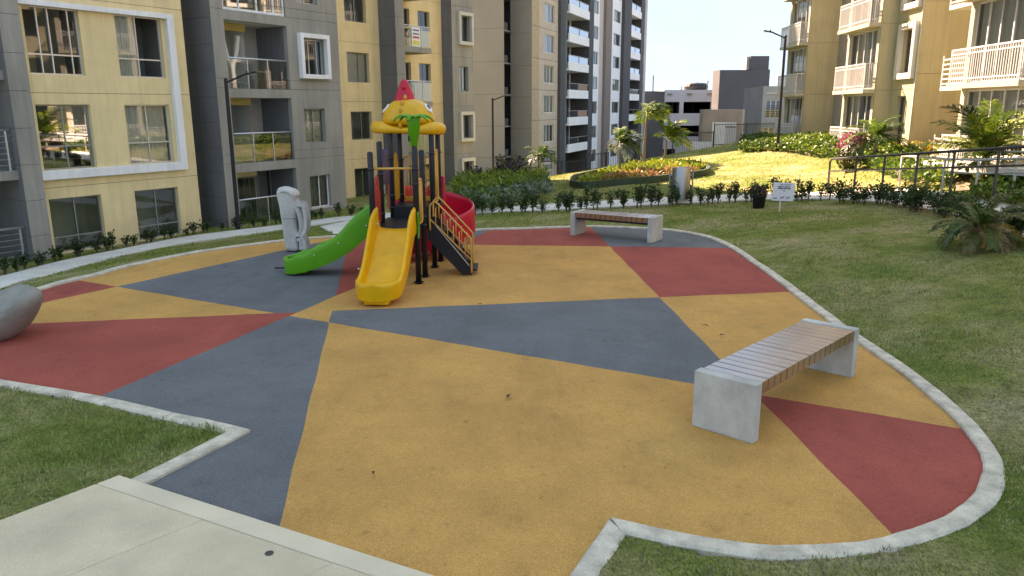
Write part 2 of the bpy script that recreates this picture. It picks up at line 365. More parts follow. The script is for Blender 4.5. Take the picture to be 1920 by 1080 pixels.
# kerb
CONC = mat('kerb_concrete', (0.63,0.53,0.41), 0.9, 0.28, 6.0, 0.5, 110, fine=0.25)
def kerb(name, inner, outer, z0, z1, step=0.25):
    I = []; Q = []
    for i in range(len(inner)-1):
        n = max(1, int((inner[i+1]-inner[i]).length/step))
        for k in range(n): I.append(lerp(inner[i], inner[i+1], k/n)); Q.append(lerp(outer[i], outer[i+1], k/n))
    I.append(inner[-1]); Q.append(outer[-1])
    rows = []
    for a, b in zip(I, Q):
        d = (b-a).normalized(); b = b+d*(random.uniform(-0.005, 0.005)+.006*sin(len(rows)*.5)); a = a+d*random.uniform(-0.004, 0.004); e = random.uniform(-0.004, 0.004)
        rows.append([(a.x, a.y, z0), (a.x, a.y, z1-0.012+e), (a.x+d.x*.014, a.y+d.y*.014, z1+e), (b.x-d.x*.018, b.y-d.y*.018, z1+e), (b.x, b.y, z1-0.016+e), (b.x, b.y, z0)])
    root = thing(name, None, None); root['kind'] = 'structure'; i = 0
    while i < len(rows)-1:
        j = min(len(rows)-1, i+random.randint(7, 11)); j = len(rows)-1 if len(rows)-1-j < 3 else j
        seg = [list(r) for r in rows[i:j+1]]
        if i: seg[0] = [tuple(Vector(p).lerp(Vector(q), .022)) for p, q in zip(rows[i], rows[i+1])]
        mb = MB().grid(seg); n = len(seg)*6; mb.f += [tuple(range(6))[::-1], tuple(range(n-6, n))]; mb.mi += [0, 0]
        mb.build('kerb_length', CONC, root, fix=True); i = j
    return root
kb = len(oa)-1+len(ob)
kerb('kerb', OUT[:kb], KERB_OUT[:kb], -0.2, 0.014)
jx = OUT[kb:]; kerb('kerb', [lerp(OUT[kb-1], jx[0], 0.22)]+jx[0:], [lerp(KERB_OUT[kb-1], KERB_OUT[kb], 0.3)]+offset_poly([OUT[kb-1]]+jx, -KW)[1:], -0.2, 0.012)

# rubber tiles of colour
def rubber(name, col, dark):
    m = bpy.data.materials.new(name); m.use_nodes = True; t = m.node_tree; N = t.nodes; L = t.links; b = N['Principled BSDF']
    b.inputs['Roughness'].default_value = 0.88; b.inputs['Specular IOR Level'].default_value = 0.25
    tc = N.new('ShaderNodeTexCoord')
    def noise(s, d=4, r=.6, vec=None):
        n = N.new('ShaderNodeTexNoise'); n.inputs['Scale'].default_value = s; n.inputs['Detail'].default_value = d; n.inputs['Roughness'].default_value = r
        L.new(vec or tc.outputs['Object'], n.inputs['Vector']); return n.outputs[0]
    vo = N.new('ShaderNodeTexVoronoi'); vo.inputs['Scale'].default_value = 150; L.new(tc.outputs['Object'], vo.inputs['Vector'])
    def ramp(src, stops):
        r = N.new('ShaderNodeValToRGB'); e = r.color_ramp.elements
        while len(e) < len(stops): e.new(0.5)
        for k, (p, c) in enumerate(stops): e[k].position = p; e[k].color = (*c, 1)
        L.new(src, r.inputs[0]); return r.outputs[0]
    def mul(a, c, f=1.0):
        x = N.new('ShaderNodeMix'); x.data_type = 'RGBA'; x.blend_type = 'MULTIPLY'; x.inputs[0].default_value = f; L.new(a, x.inputs[6]); L.new(c, x.inputs[7]); return x.outputs[2]
    base = ramp(noise(0.9, 5, .6), [(0.3, tuple(v*0.82 for v in col)), (0.7, tuple(min(1, v*1.1) for v in col))])
    gr = N.new('ShaderNodeSeparateColor'); L.new(vo.outputs['Color'], gr.inputs[0])
    gran = ramp(gr.outputs[0], [(0.0, (0.72,)*3), (0.5, (1,)*3), (1.0, (1.22,)*3)])
    mp = N.new('ShaderNodeMapping'); mp.inputs['Scale'].default_value = (1.0, 1.0, 1); mp.inputs['Rotation'].default_value = (0, 0, 0.6); L.new(tc.outputs['Object'], mp.inputs[0])
    grime = ramp(noise(3.3, 7, .75, mp.outputs[0]), [(0.28, (0.60,)*3), (0.42, (0.92,)*3), (0.6, (1,)*3)])
    spots = ramp(noise(9, 2, .5), [(0.25, (0.6,)*3), (0.29, (1,)*3)])
    mp2 = N.new('ShaderNodeMapping'); mp2.inputs['Scale'].default_value = (1.6, 0.5, 1); mp2.inputs['Rotation'].default_value = (0, 0, -0.5); L.new(tc.outputs['Object'], mp2.inputs[0])
    worn = ramp(noise(0.55, 6, .68, mp2.outputs[0]), [(0.30, (0.80,)*3), (0.45, (1,)*3), (0.58, (1.02,)*3), (0.72, (1.16,1.15,1.13))])
    base = mul(base, worn)
    L.new(mul(mul(mul(base, gran, 0.85), grime, 0.7), spots, 0.6), b.inputs['Base Color'])
    bp = N.new('ShaderNodeBump'); bp.inputs['Strength'].default_value = 0.5; bp.inputs['Distance'].default_value = 0.006
    L.new(vo.outputs['Distance'], bp.inputs['Height']); L.new(bp.outputs[0], b.inputs['Normal']); return m
RUB = {'yellow': rubber('rubber_ochre', (0.68,0.305,0.088), 0), 'red': rubber('rubber_red', (0.47,0.080,0.056), 0), 'grey': rubber('rubber_grey', (0.142,0.149,0.150), 0)}
LINES = {1: ((165,526),(1290,714)), 2: ((522,985),(640,510)), 3: ((180,742),(915,432)), 4: ((890,457),(1355,463)), 5: ((1145,462),(1680,1003)),
         6: ((70,603),(1470,545)), 7: ((210,537),(537,466)), 8: ((815,433),(845,462))}
def side(k, p):          # > 0 on the right hand of the direction of the line
    a = g2(LINES[k][0]); b = g2(LINES[k][1]); d = b-a; return d.y*(p.x-a.x)-d.x*(p.y-a.y)
def zone(p):
    b1 = side(1,p) > 0; b6 = side(6,p) > 0; b3 = side(3,p) > 0; r2 = side(2,p) > 0; b5 = side(5,p) < 0; b4 = side(4,p) > 0; b7 = side(7,p) > 0; r8 = side(8,p) < 0
    if b5: return 'grey' if not b4 else 'red' if not b6 else 'yellow' if not b1 else 'red'
    if b3:
        if not b4: return 'red'
        if not b6: return 'yellow'
        if not b1: return 'grey' if r2 else 'yellow'
        return 'yellow' if r2 else 'grey'
    if b6: return 'red'
    if r2 and not b1: return 'grey' if r8 else 'red'
    if not b7: return 'red' if b1 else 'yellow'
    return 'yellow' if b1 else 'grey'
bm = bmesh.new(); fverts = [bm.verts.new((p.x, p.y, 0)) for p in PLAY]; bm.faces.new(fverts)
for k in LINES:
    a = g2(LINES[k][0]); b = g2(LINES[k][1]); d = (b-a).normalized()
    bmesh.ops.bisect_plane(bm, geom=bm.faces[:]+bm.edges[:]+bm.verts[:], plane_co=(a.x, a.y, 0), plane_no=(d.y, -d.x, 0), dist=1e-4)
for e in list(bm.edges):
    l = e.calc_length()
    if l > .5 and not e.is_boundary: bmesh.ops.subdivide_edges(bm, edges=[e], cuts=max(1, int(l/.22)), use_grid_fill=False)
for v in bm.verts:
    if not v.is_boundary: v.co.x += .006*sin(v.co.y*5.3+1.7*sin(v.co.x*3.1)); v.co.y += .006*sin(v.co.x*4.7+1.3*sin(v.co.y*3.7))
bm.faces.ensure_lookup_table()
def fpoint(f):           # a point inside a maybe concave face
    import mathutils
    t = mathutils.geometry.tessellate_polygon([[v.co for v in f.verts]]); best = None
    vs = [v.co for v in f.verts]
    for tri in t:
        A, B, C = (vs[i] for i in tri); ar = (B-A).cross(C-A).length
        if best is None or ar > best[0]: best = (ar, (A+B+C)/3)
    return best[1]
zones = {f: zone(fpoint(f)) for f in bm.faces}
play = thing('playground_surface', None, None); play['kind'] = 'structure'
todo = set(bm.faces)
while todo:
    f0 = todo.pop(); comp = [f0]; st = [f0]
    while st:
        f = st.pop()
        for e in f.edges:
            for g in e.link_faces:
                if g in todo and zones[g] == zones[f0]: todo.discard(g); comp.append(g); st.append(g)
    b2 = bmesh.new(); mp_ = {}
    for f in comp: b2.faces.new([mp_.setdefault(v, b2.verts.new(v.co)) if v in mp_ else mp_.setdefault(v, b2.verts.new(v.co)) for v in f.verts])
    bmesh.ops.dissolve_limit(b2, angle_limit=0.001, verts=b2.verts, edges=b2.edges)
    bmesh.ops.recalc_face_normals(b2, faces=b2.faces)
    for f in b2.faces:
        if f.normal.z < 0: f.normal_flip()
    bmesh.ops.inset_region(b2, faces=b2.faces[:], thickness=0.004, depth=0.0, use_even_offset=True)
    rim = [f for f in b2.faces if any(len(e.link_faces) == 1 for e in f.edges)]
    for v in {v for e in b2.edges if len(e.link_faces) == 1 for v in e.verts}: v.co.z = -0.02
    bmesh.ops.triangulate(b2, faces=b2.faces[:])
    me = bpy.data.meshes.new('rubber_panel'); b2.to_mesh(me); b2.free(); me.materials.append(RUB[zones[f0]])
    o = bpy.data.objects.new('rubber_panel', me); COL.objects.link(o); o.parent = play
bm.free()

# concrete slab at the near left, with tooled border and drain
CSL = mat('slab_concrete', (0.77,0.61,0.43), 0.9, 0.10, 1.6, 0.5, 160, fine=0.22)
s0, s1, s2, s3 = g2((225,902)), g2((960,1140)), g2((300,1500)), g2((-420,1150))
sl = thing('concrete_slab', None, None); sl['kind'] = 'structure'
e01 = (s1-s0).normalized(); e03 = (s3-s0).normalized(); bw = 0.16
i0 = s0+e01*bw*1.1+e03*bw*1.1
MB().prism([(q.x, q.y) for q in (s0, s0+e03*bw, s1+e03*bw, s1)][::-1], -0.2, 0.050).build('border', CSL, sl, bevel=0.008)
p0 = s0+e03*(bw+0.006)
FLD = mat('slab_brushed', (0.76,0.585,0.39), 0.92, 0.16, 1.3, 0.6, 150, fine=0.28)
p1_ = s1+e03*(bw+0.006); NB = 3
for k in range(NB):      # bays scored parallel to the left edge
    t0, t1 = k/NB, (k+1)/NB; gp = .0009 if k else 0
    MB().prism([(q.x, q.y) for q in (lerp(p0, p1_, t0+gp), lerp(s3, s2, t0+gp), lerp(s3, s2, t1), lerp(p0, p1_, t1))], -0.2, 0.048-.001*(k % 2)).build('slab_bay', FLD, sl, bevel=0.004)
dz = G(505,1037,0.05); MB().lathe([(0.0,0),(0.022,0),(0.026,0.003),(0.018,0.006),(0.0,0.006)], 16, (dz.x, dz.y, 0.0485)).build('floor_drain', mat('dark_metal', (0.05,0.05,0.05), 0.5), sl)

SLABP = [(q.x,q.y) for q in (s0-e01*.02, s0-e03*.02+e01*.2, s1-e03*.14, s2, s3-e01*.02)]
# paths: strips lying on the lawn, a little proud, in cast bays
PATHM = mat('path_concrete', (0.68,0.64,0.57), 0.9, 0.12, 1.6, 0.4, 50, fine=0.22)
def strip(name, near, far, lift=0.03, bay=1.5, use=T, gap=0.008, kind='structure'):
    near = [use(*q) for q in near]; far = [use(*q) for q in far]
    near = smooth_poly(near, 4); far = smooth_poly(far, 4); root = thing(name, None, None); root['kind'] = kind
    Ls = [0]
    for i in range(1, len(near)): Ls.append(Ls[-1]+(near[i]-near[i-1]).length)
    nb = max(1, int(Ls[-1]/bay)); 
    def pt(line, t):
        x = t*Ls[-1]
        for i in range(1, len(Ls)):
            if x <= Ls[i]+1e-6: 
                k = (x-Ls[i-1])/max(1e-6, Ls[i]-Ls[i-1]); return line[i-1].lerp(line[i], k)
        return line[-1]
    foot = []
    for b in range(nb):
        t0 = b/nb+gap/Ls[-1]; t1 = (b+1)/nb; rows = []
        for k in range(4):
            t = t0+(t1-t0)*k/3; a = pt(near, t); c = pt(far, t)
            a.z = max(a.z, hz(a.x, a.y))+lift; c.z = max(c.z, hz(c.x, c.y))+lift; mid = (a+c)/2; mid.z = max(mid.z, hz(mid.x, mid.y)+lift)
            rows.append([(a.x, a.y, a.z-0.25), tuple(a), tuple(mid), tuple(c), (c.x, c.y, c.z-0.25)])
        MB().grid(rows).build('path_slab', PATHM, root, fix=True)
    foot = [(p.x, p.y) for p in near]+[(p.x, p.y) for p in far[::-1]]
    return foot
FEET = []
FEET.append(strip('path', [(-170,585),(0,545),(120,510),(250,476),(350,457),(430,446),(530,432),(640,416)], [(-170,558),(0,520),(110,492),(220,470),(320,450),(400,438),(520,424),(620,410)]))
FEET.append(strip('path', [(640,416),(700,412),(780,408),(880,402),(1000,397),(1100,392),(1200,387),(1300,382),(1450,375),(1560,375)],
                          [(620,410),(690,403),(780,398),(880,394),(1000,386),(1100,380),(1200,374),(1300,369),(1450,363),(1560,361)]))
FEET.append(strip('path', [(600,426),(628,441)], [(655,415),(700,439)], 0.028, 5))
FEET.append(strip('path', [(1560,375),(1620,378),(1700,388),(1780,402),(1860,425),(1960,470)], [(1560,361),(1630,357),(1690,355),(1765,362),(1830,374),(1960,400)]))

# ================================================================== BUILDINGS
YEL = mat('yellow_render', (0.87,0.635,0.345), 0.9, 0.07, 1.3, 0.35, 45, fine=0.10, streak=0.10)
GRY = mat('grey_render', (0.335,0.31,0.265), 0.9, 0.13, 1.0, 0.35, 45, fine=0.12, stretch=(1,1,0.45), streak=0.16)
GRYSH = mat('shaded_grey_render', (0.175,0.178,0.18), 0.9, 0.08, 0.9, 0.3, 45, fine=0.10, streak=0.10)  # same grey render darkened for faces turned from the light; shade in the colour
WHT = mat('white_render', (0.82,0.81,0.79), 0.85, 0.06, 1.5, 0.2, 45, fine=0.08, streak=0.10)
CREAM = mat('cream_trim', (0.60,0.57,0.49), 0.85, 0.06, 1.5, 0.2, 45, fine=0.08, streak=0.10)
ALU = mat('aluminium', (0.62,0.63,0.64), 0.35, 0.05, 8, 0, metal=0.6)
ALUD = mat('grey_window_frame', (0.30,0.30,0.28), 0.45, 0.06, 8, 0, metal=0.4)
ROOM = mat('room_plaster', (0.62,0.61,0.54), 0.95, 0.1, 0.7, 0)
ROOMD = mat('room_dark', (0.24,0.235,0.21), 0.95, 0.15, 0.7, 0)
GL = glass('window_glass', (0.72,0.76,0.73), 0.07)
GLM = glass('window_film', (0.35,0.4,0.38), 0.50)
GLB = glass('balcony_glass', (0.78,0.86,0.83), 0.10)
GLBL = glass('balcony_glass_bluish', (0.55,0.70,0.72), 0.38)
CURT = mat('curtain_white', (0.82,0.80,0.73), 0.95, 0.18, 9, 0.0, stretch=(3,3,0.15))
CURTB = mat('curtain_bluish', (0.42,0.50,0.58), 0.95, 0.15, 9, 0, stretch=(3,3,0.15))
BLIND = mat('blind_slats', (0.80,0.79,0.74), 0.8, 0.05, 3, 0)
BLK = mat('black_metal', (0.022,0.023,0.025), 0.45, 0.1, 5, 0.05)
JOINT = mat('joint', (0.075,0.072,0.065), 0.95, 0.1, 5, 0)

def wall(parent, x0, x1, z0, z1, y, m, holes=(), zj=(), xj=(), rev=0.14, g=0.011, name='wall_panel', t=0.03):
    """render panels between grooved joints at heights zj / stations xj, with real openings (x0,x1,z0,z1) and their reveals; front at y, inside is +y"""
    zs = [z0]+[z for z in sorted(zj) if z0+0.05 < z < z1-0.05]+[z1]; xs = [x0]+[x for x in sorted(xj) if x0+.05 < x < x1-.05]+[x1]
    for i in range(len(xs)-1):
        for k in range(len(zs)-1):
            a0 = xs[i]+(g/2 if i else 0); a1 = xs[i+1]-(g/2 if i < len(xs)-2 else 0); b0 = zs[k]+(g/2 if k else 0); b1 = zs[k+1]-(g/2 if k < len(zs)-2 else 0)
            hs = []
            for h in holes:
                q = (max(h[0], a0), min(h[1], a1), max(h[2], b0), min(h[3], b1))
                if q[1]-q[0] > 1e-3 and q[3]-q[2] > 1e-3: hs.append(q)
            cx = sorted({a0, a1, *[v for h in hs for v in h[:2]]}); cz = sorted({b0, b1, *[v for h in hs for v in h[2:]]}); mb = MB()
            def hole(x, z): return any(h[0] < x < h[1] and h[2] < z < h[3] for h in hs)
            for p in range(len(cx)-1):
                for q in range(len(cz)-1):
                    if not hole((cx[p]+cx[p+1])/2, (cz[q]+cz[q+1])/2):
                        mb.add([(cx[p],y,cz[q]),(cx[p+1],y,cz[q]),(cx[p+1],y,cz[q+1]),(cx[p],y,cz[q+1])], [(0,1,2,3)])
            for h in hs:
                A, B, C, D = h; d = y+rev
                if A > a0+1e-4: mb.add([(A,y,C),(A,y,D),(A,d,D),(A,d,C)], [(0,1,2,3)])
                if B < a1-1e-4: mb.add([(B,y,C),(B,d,C),(B,d,D),(B,y,D)], [(0,1,2,3)])
                if C > b0+1e-4: mb.add([(A,y,C),(A,d,C),(B,d,C),(B,y,C)], [(0,1,2,3)])
                if D < b1-1e-4: mb.add([(A,y,D),(B,y,D),(B,d,D),(A,d,D)], [(0,1,2,3)])
            mb.add([(a0,y,b0),(a0,y,b1),(a0,y+t,b1),(a0,y+t,b0)], [(0,1,2,3)]); mb.add([(a1,y,b0),(a1,y+t,b0),(a1,y+t,b1),(a1,y,b1)], [(0,1,2,3)])
            mb.add([(a0,y,b0),(a0,y+t,b0),(a1,y+t,b0),(a1,y,b0)], [(0,1,2,3)]); mb.add([(a0,y,b1),(a1,y,b1),(a1,y+t,b1),(a0,y+t,b1)], [(0,1,2,3)])
            mb.build(name, m, parent)
    for z in zs[1:-1]:
        segs = [(x0+.004, x1-.004)]
        for h in holes:
            if h[2] < z < h[3]: segs = [s for (a, b) in segs for s in ((a, min(b, h[0]-.002)), (max(a, h[1]+.002), b)) if s[1]-s[0] > 0.01]
        for a, b in segs: MB().box(a, b, y+0.014, y+0.026, z-g, z+g).build('wall_joint', JOINT, parent)
def side_wall(parent, x, y0, y1, z0, z1, m, zj=(), name='side_wall_panel', g=0.011, sgn=-1):
    """return wall in the plane x, facing sgn along x"""
    zs = [z0]+[z for z in sorted(zj) if z0+.05 < z < z1-.05]+[z1]
    for k in range(len(zs)-1):
        b0 = zs[k]+(g/2 if k else 0); b1 = zs[k+1]-(g/2 if k < len(zs)-2 else 0)
        MB().box(min(x, x-sgn*.03), max(x, x-sgn*.03), y0, y1, b0, b1).build(name, m, parent)
    for z in zs[1:-1]: MB().box(min(x-sgn*.014, x-sgn*.026), max(x-sgn*.014, x-sgn*.026), y0+.004, y1-.004, z-g, z+g).build('wall_joint', JOINT, parent)
def window(parent, x0, x1, z0, z1, y, fm=None, gl=None, split=None, rail=None, room=ROOM, cover=None, fw=0.035, depth=1.1, mull=0.028, sill=False, glass_on=True, roomy=True):
    """sliding window set at depth y: frame, glass, maybe curtain or blind, and the room behind"""
    fm = fm or ALUD; gl = gl or GL; f = MB(); d = 0.045; sp = split if split is not None else [0.5]
    f.box(x0, x0+fw, y, y+d, z0, z1).box(x1-fw, x1, y, y+d, z0, z1).box(x0+fw, x1-fw, y, y+d, z0, z0+fw).box(x0+fw, x1-fw, y, y+d, z1-fw, z1)
    xs = [x0+fw]+[x0+(x1-x0)*s for s in sp]+[x1-fw]
    for xc in xs[1:-1]: f.box(xc-mull/2, xc+mull/2, y-.004, y+d+.003, z0+fw, z1-fw)
    zr = z0+(z1-z0)*rail if rail else None
    if zr:
        for i in range(len(xs)-1): f.box(xs[i]+(mull/2 if i else 0), xs[i+1]-(mull/2 if i < len(xs)-2 else 0), y-.001, y+d-.002, zr-.018, zr+.018)
    o = f.build('window', fm, parent)
    for i in range(len(xs)-1):
        a = xs[i]; b = xs[i+1]
        if glass_on is True or (isinstance(glass_on, (list, tuple)) and glass_on[i]):
            yy = y+0.014+0.014*(i % 2)
            MB().add([(a,yy,z0+fw),(b,yy,z0+fw),(b,yy,z1-fw),(a,yy,z1-fw)], [(0,1,2,3)]).build('pane', gl, o)
    if roomy:
        r = MB(); X0, X1, Z0, Z1, Y0, Y1 = x0-.2, x1+.2, z0-.25, z1+.12, y+.10, y+depth
        r.add([(X0,Y0,Z0),(X1,Y0,Z0),(X1,Y1,Z0),(X0,Y1,Z0),(X0,Y0,Z1),(X1,Y0,Z1),(X1,Y1,Z1),(X0,Y1,Z1)], [(0,1,2,3),(7,6,5,4),(1,5,6,2),(2,6,7,3),(3,7,4,0)])
        r.build('room', room, o)
    if cover:
        kind, c0, c1 = cover[:3]
        if kind == 'curtain':
            cm = cover[3] if len(cover) > 3 else CURT; n = 40; rows = [[], []]
            for k in range(n+1):
                xx = x0+fw+(x1-x0-2*fw)*(c0+(c1-c0)*k/n); yy = y+.12+.022*sin(k*1.55)+.01*sin(k*.7)
                rows[0].append((xx, yy, z0+.01)); rows[1].append((xx, yy, z1-.01))
            MB().grid(rows).build('curtain', cm, o, smooth=True)
        elif kind == 'blind':
            b = MB(); n = max(6, int((z1-z0)/0.085)); X0 = x0+fw+(x1-x0-2*fw)*c0; X1 = x0+fw+(x1-x0-2*fw)*c1
            for k in range(n):
                zz = z0+.02+(z1-z0-.04)*k/n; h = (z1-z0-.04)/n
                b.add([(X0,y+.10,zz+h*.05),(X1,y+.10,zz+h*.05),(X1,y+.075,zz+h*.98),(X0,y+.075,zz+h*.98)], [(0,1,2,3)])
            b.build('blind', BLIND, o)
    if sill: MB().box(x0-.03, x1+.03, y-.16, y-.001, z0-.04, z0-.002).build('sill', CREAM, o)
    return o
def frame_box(parent, x0, x1, z0, z1, y, wd, proud, m, sides='lrtb', name='window_surround', wb=None, wt=None):
    wb = wb or wd; wt = wt or wd; f = MB(); b = y+0.002
    if 'l' in sides: f.box(x0, x0+wd, y-proud, b, z0+(wb if 'b' in sides else 0), z1-(wt if 't' in sides else 0))
    if 'r' in sides: f.box(x1-wd, x1, y-proud, b, z0+(wb if 'b' in sides else 0), z1-(wt if 't' in sides else 0))
    if 't' in sides: f.box(x0, x1, y-proud, b, z1-wt, z1)
    if 'b' in sides: f.box(x0, x1, y-proud, b, z0, z0+wb)
    return f.build(name, m, parent, bevel=0.006)
def glass_rail(parent, a, b, z0, zt, gl=GLB, n=2, posts=True, rm=None):
    """metal handrail on posts with glass panes from a to b (points in building frame)"""
    rm = rm or ALU; a = Vector(a); b = Vector(b); o = MB().tube([(a.x,a.y,zt),(b.x,b.y,zt)], 0.026, 8).build('handrail', rm, parent, smooth=True)
    for i in range(n):
        p = a.lerp(b, i/n+.008); q = a.lerp(b, (i+1)/n-.008)
        MB().add([(p.x,p.y,z0+.02),(q.x,q.y,z0+.02),(q.x,q.y,zt-.04),(p.x,p.y,zt-.04)], [(0,1,2,3)]).build('glass_panel', gl, o)
        if i: MB().bar((a.lerp(b,i/n).x, a.lerp(b,i/n).y, z0), (a.lerp(b,i/n).x, a.lerp(b,i/n).y, zt-.02), .03, .03, up=(0,1,0)).build('rail_post', rm, o)
    return o
def block(parent, x0, x1, y0, y1, z0, z1, m, name='upper_wall'):
    return MB().box(x0, x1, y0, y1, z0, z1).build(name, m, parent)

ROOF = 27.0  # unseen roof height, raised so the block shades the right lawn
ab = thing('apartment_building', 'yellow and grey apartment block with white framed windows along the left path', 'building', (PL.x, PL.y, 0), pi/2-A_L)
# --- yellow bay with the two-storey white frame (front at y = 0)
ZJ1 = [0.69+2.32*k for k in range(-1, 4)]
w1 = []
for k in range(4):
    for (a, b) in ((-3.56, -2.20), (-1.25, 0.10)): w1.append((a, b, 0.41+2.32*k-1.60 if k else -0.97, 0.41+2.32*k))
wall(ab, -3.80, 0.80, -1.4, 8.4, 0.0, YEL, w1, ZJ1, rev=0.16)
side_wall(ab, 0.80, 0.002, 1.25, -1.4, 8.4, YEL, ZJ1, sgn=1)
block(ab, -3.8, 0.8, 0.0, 6, 8.402, ROOF, YEL)
frame_box(ab, -3.78, 0.42, 0.90, 5.17, 0.0, 0.21, 0.14, WHT, 'rtb', 'white_window_frame', wb=0.22, wt=0.13)
W = lambda *a, **k: window(ab, *a, **k)
W(-3.56,-2.20,-0.97,0.41,0.11, rail=0.28, room=ROOM, gl=GL)
W(-1.25,0.10,-0.97,0.41,0.11, rail=0.26, room=ROOM, gl=GL)
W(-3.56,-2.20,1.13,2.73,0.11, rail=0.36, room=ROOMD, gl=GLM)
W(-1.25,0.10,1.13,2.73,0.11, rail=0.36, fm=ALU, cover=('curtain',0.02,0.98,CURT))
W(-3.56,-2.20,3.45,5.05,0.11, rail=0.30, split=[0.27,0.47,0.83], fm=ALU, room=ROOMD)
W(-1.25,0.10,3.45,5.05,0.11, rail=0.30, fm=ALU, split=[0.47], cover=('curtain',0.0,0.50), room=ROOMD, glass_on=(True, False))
for a, b in ((-3.56,-2.20),(-1.25,0.10)): W(a,b,5.77,7.37,0.11, rail=0.36)
# things seen in the open window on the third floor
bx = MB(); bx.box(-3.50,-3.22,.35,.6,3.36,4.05); bx.build('cardboard_box', mat('cardboard',(0.45,0.36,0.24),0.9), ab)
# --- pier and stacked balconies at the far left
ZJP = [0.42+2.32/3*k*1.0 for k in range(-2, 12)]
wall(ab, -4.27, -3.80, -1.4, 8.6, -0.35, GRY, (), [0.46+0.86*k for k in range(-2,10)], name='pier_panel')
side_wall(ab, -4.27, -0.348, 1.6, -1.4, 8.6, GRYSH, [0.46+0.86*k for k in range(-2,10)], name='pier_panel')
side_wall(ab, -3.80, -0.348, -0.002, -1.4, 8.6, CREAM, (), name='pier_panel', sgn=1)
block(ab, -4.27, -3.80, -0.35, 6, 8.602, ROOF, GRY)
for k in range(4):
    zf = -1.15+2.32*k
    MB().box(-8.5, -4.275, -0.20, 1.6, zf-0.20, zf+0.02).build('balcony_slab', GRY, ab)
    MB().add([(-8.5,1.58,zf+.021),(-4.3,1.58,zf+.021),(-4.3,1.58,zf+2.11),(-8.5,1.58,zf+2.11)], [(0,1,2,3)]).build('balcony_back_wall', mat('balcony_wall_beige',(0.42,0.36,0.25),0.9,0.1), ab)
    window(ab, -6.4, -4.7, zf+.05, zf+2.0, 1.50, rail=None, room=ROOMD, roomy=False, depth=.3)
    hr = MB().tube([(-8.5,-.12,zf+.97),(-4.29,-.12,zf+.97)], .03, 8).build('handrail', ALU, ab, smooth=True)
    for q in range(6): MB().tube([(-8.5,-.12,zf+.15+.135*q),(-4.29,-.12,zf+.15+.135*q)], .011, 6).build('rail_bar', ALU, hr, smooth=True)
    for xx in (-4.40,-5.6,-6.9): MB().bar((xx,-.12,zf),(xx,-.12,zf+.96),.035,.035,up=(0,1,0)).build('rail_post', ALU, hr)
block(ab, -8.5, -4.272, -0.2, 6, 8.602, ROOF, GRY)
# --- grey block with balconies and plain / framed windows (front y = -0.25)
S2 = 2.25; ZB = [0.71+S2*k for k in range(-1, 4)]                     # undersides of the balcony slabs
ZJ2 = [0.71+S2/3*k for k in range(-2, 12)]
side_wall(ab, 1.57, -0.247, 1.25, -1.4, 9.0, GRYSH, ZJ2)
bayh = [(2.02, 4.44, -1.0, 0.68)]+[(2.02, 4.44, 0.96+S2*k, 0.69+S2*(k+1)) for k in range(3)]
winh = [(5.03,6.0,-.76,.36),(4.97,5.93,1.46,2.60),(5.09,6.05,3.70,4.85),(4.92,5.85,5.97,7.1)]
wall(ab, 1.57, 6.77, -1.4, 9.0, -0.25, GRY, bayh+winh, [z+.26 for z in ZB]+[0.35+S2*k+.9 for k in range(-1,3)], xj=[], rev=0.16)
block(ab, 1.57, 6.77, -0.25, 6, 9.002, ROOF, GRY)
side_wall(ab, 6.77, -0.247, 2.39, -1.4, 9.0, GRY, ZJ2, sgn=1)
frame_box(ab, 4.87, 6.19, 3.58, 5.02, -0.25, 0.14, 0.17, WHT, 'lrtb')
window(ab, 5.03,6.0,-.76,.36,-.13, fm=WHT, split=[.55], room=ROOM, cover=('curtain',.0,1.0,mat('curtain_grey',(0.30,0.33,0.33),.95)), sill=True)
window(ab, 4.97,5.93,1.46,2.60,-.13, cover=('blind',0,1))
window(ab, 5.09,6.05,3.70,4.85,-.13, fm=ALU, split=[.36,.74], cover=('curtain',.74,1.0,CURTB), room=mat('room_lilac',(0.40,0.42,0.50),.95))
window(ab, 4.92,5.85,5.97,7.1,-.13, fm=ALU, cover=('curtain',0,.55))
BEAM = mat('beam_ochre', (0.50,0.37,0.13), .9, .08)
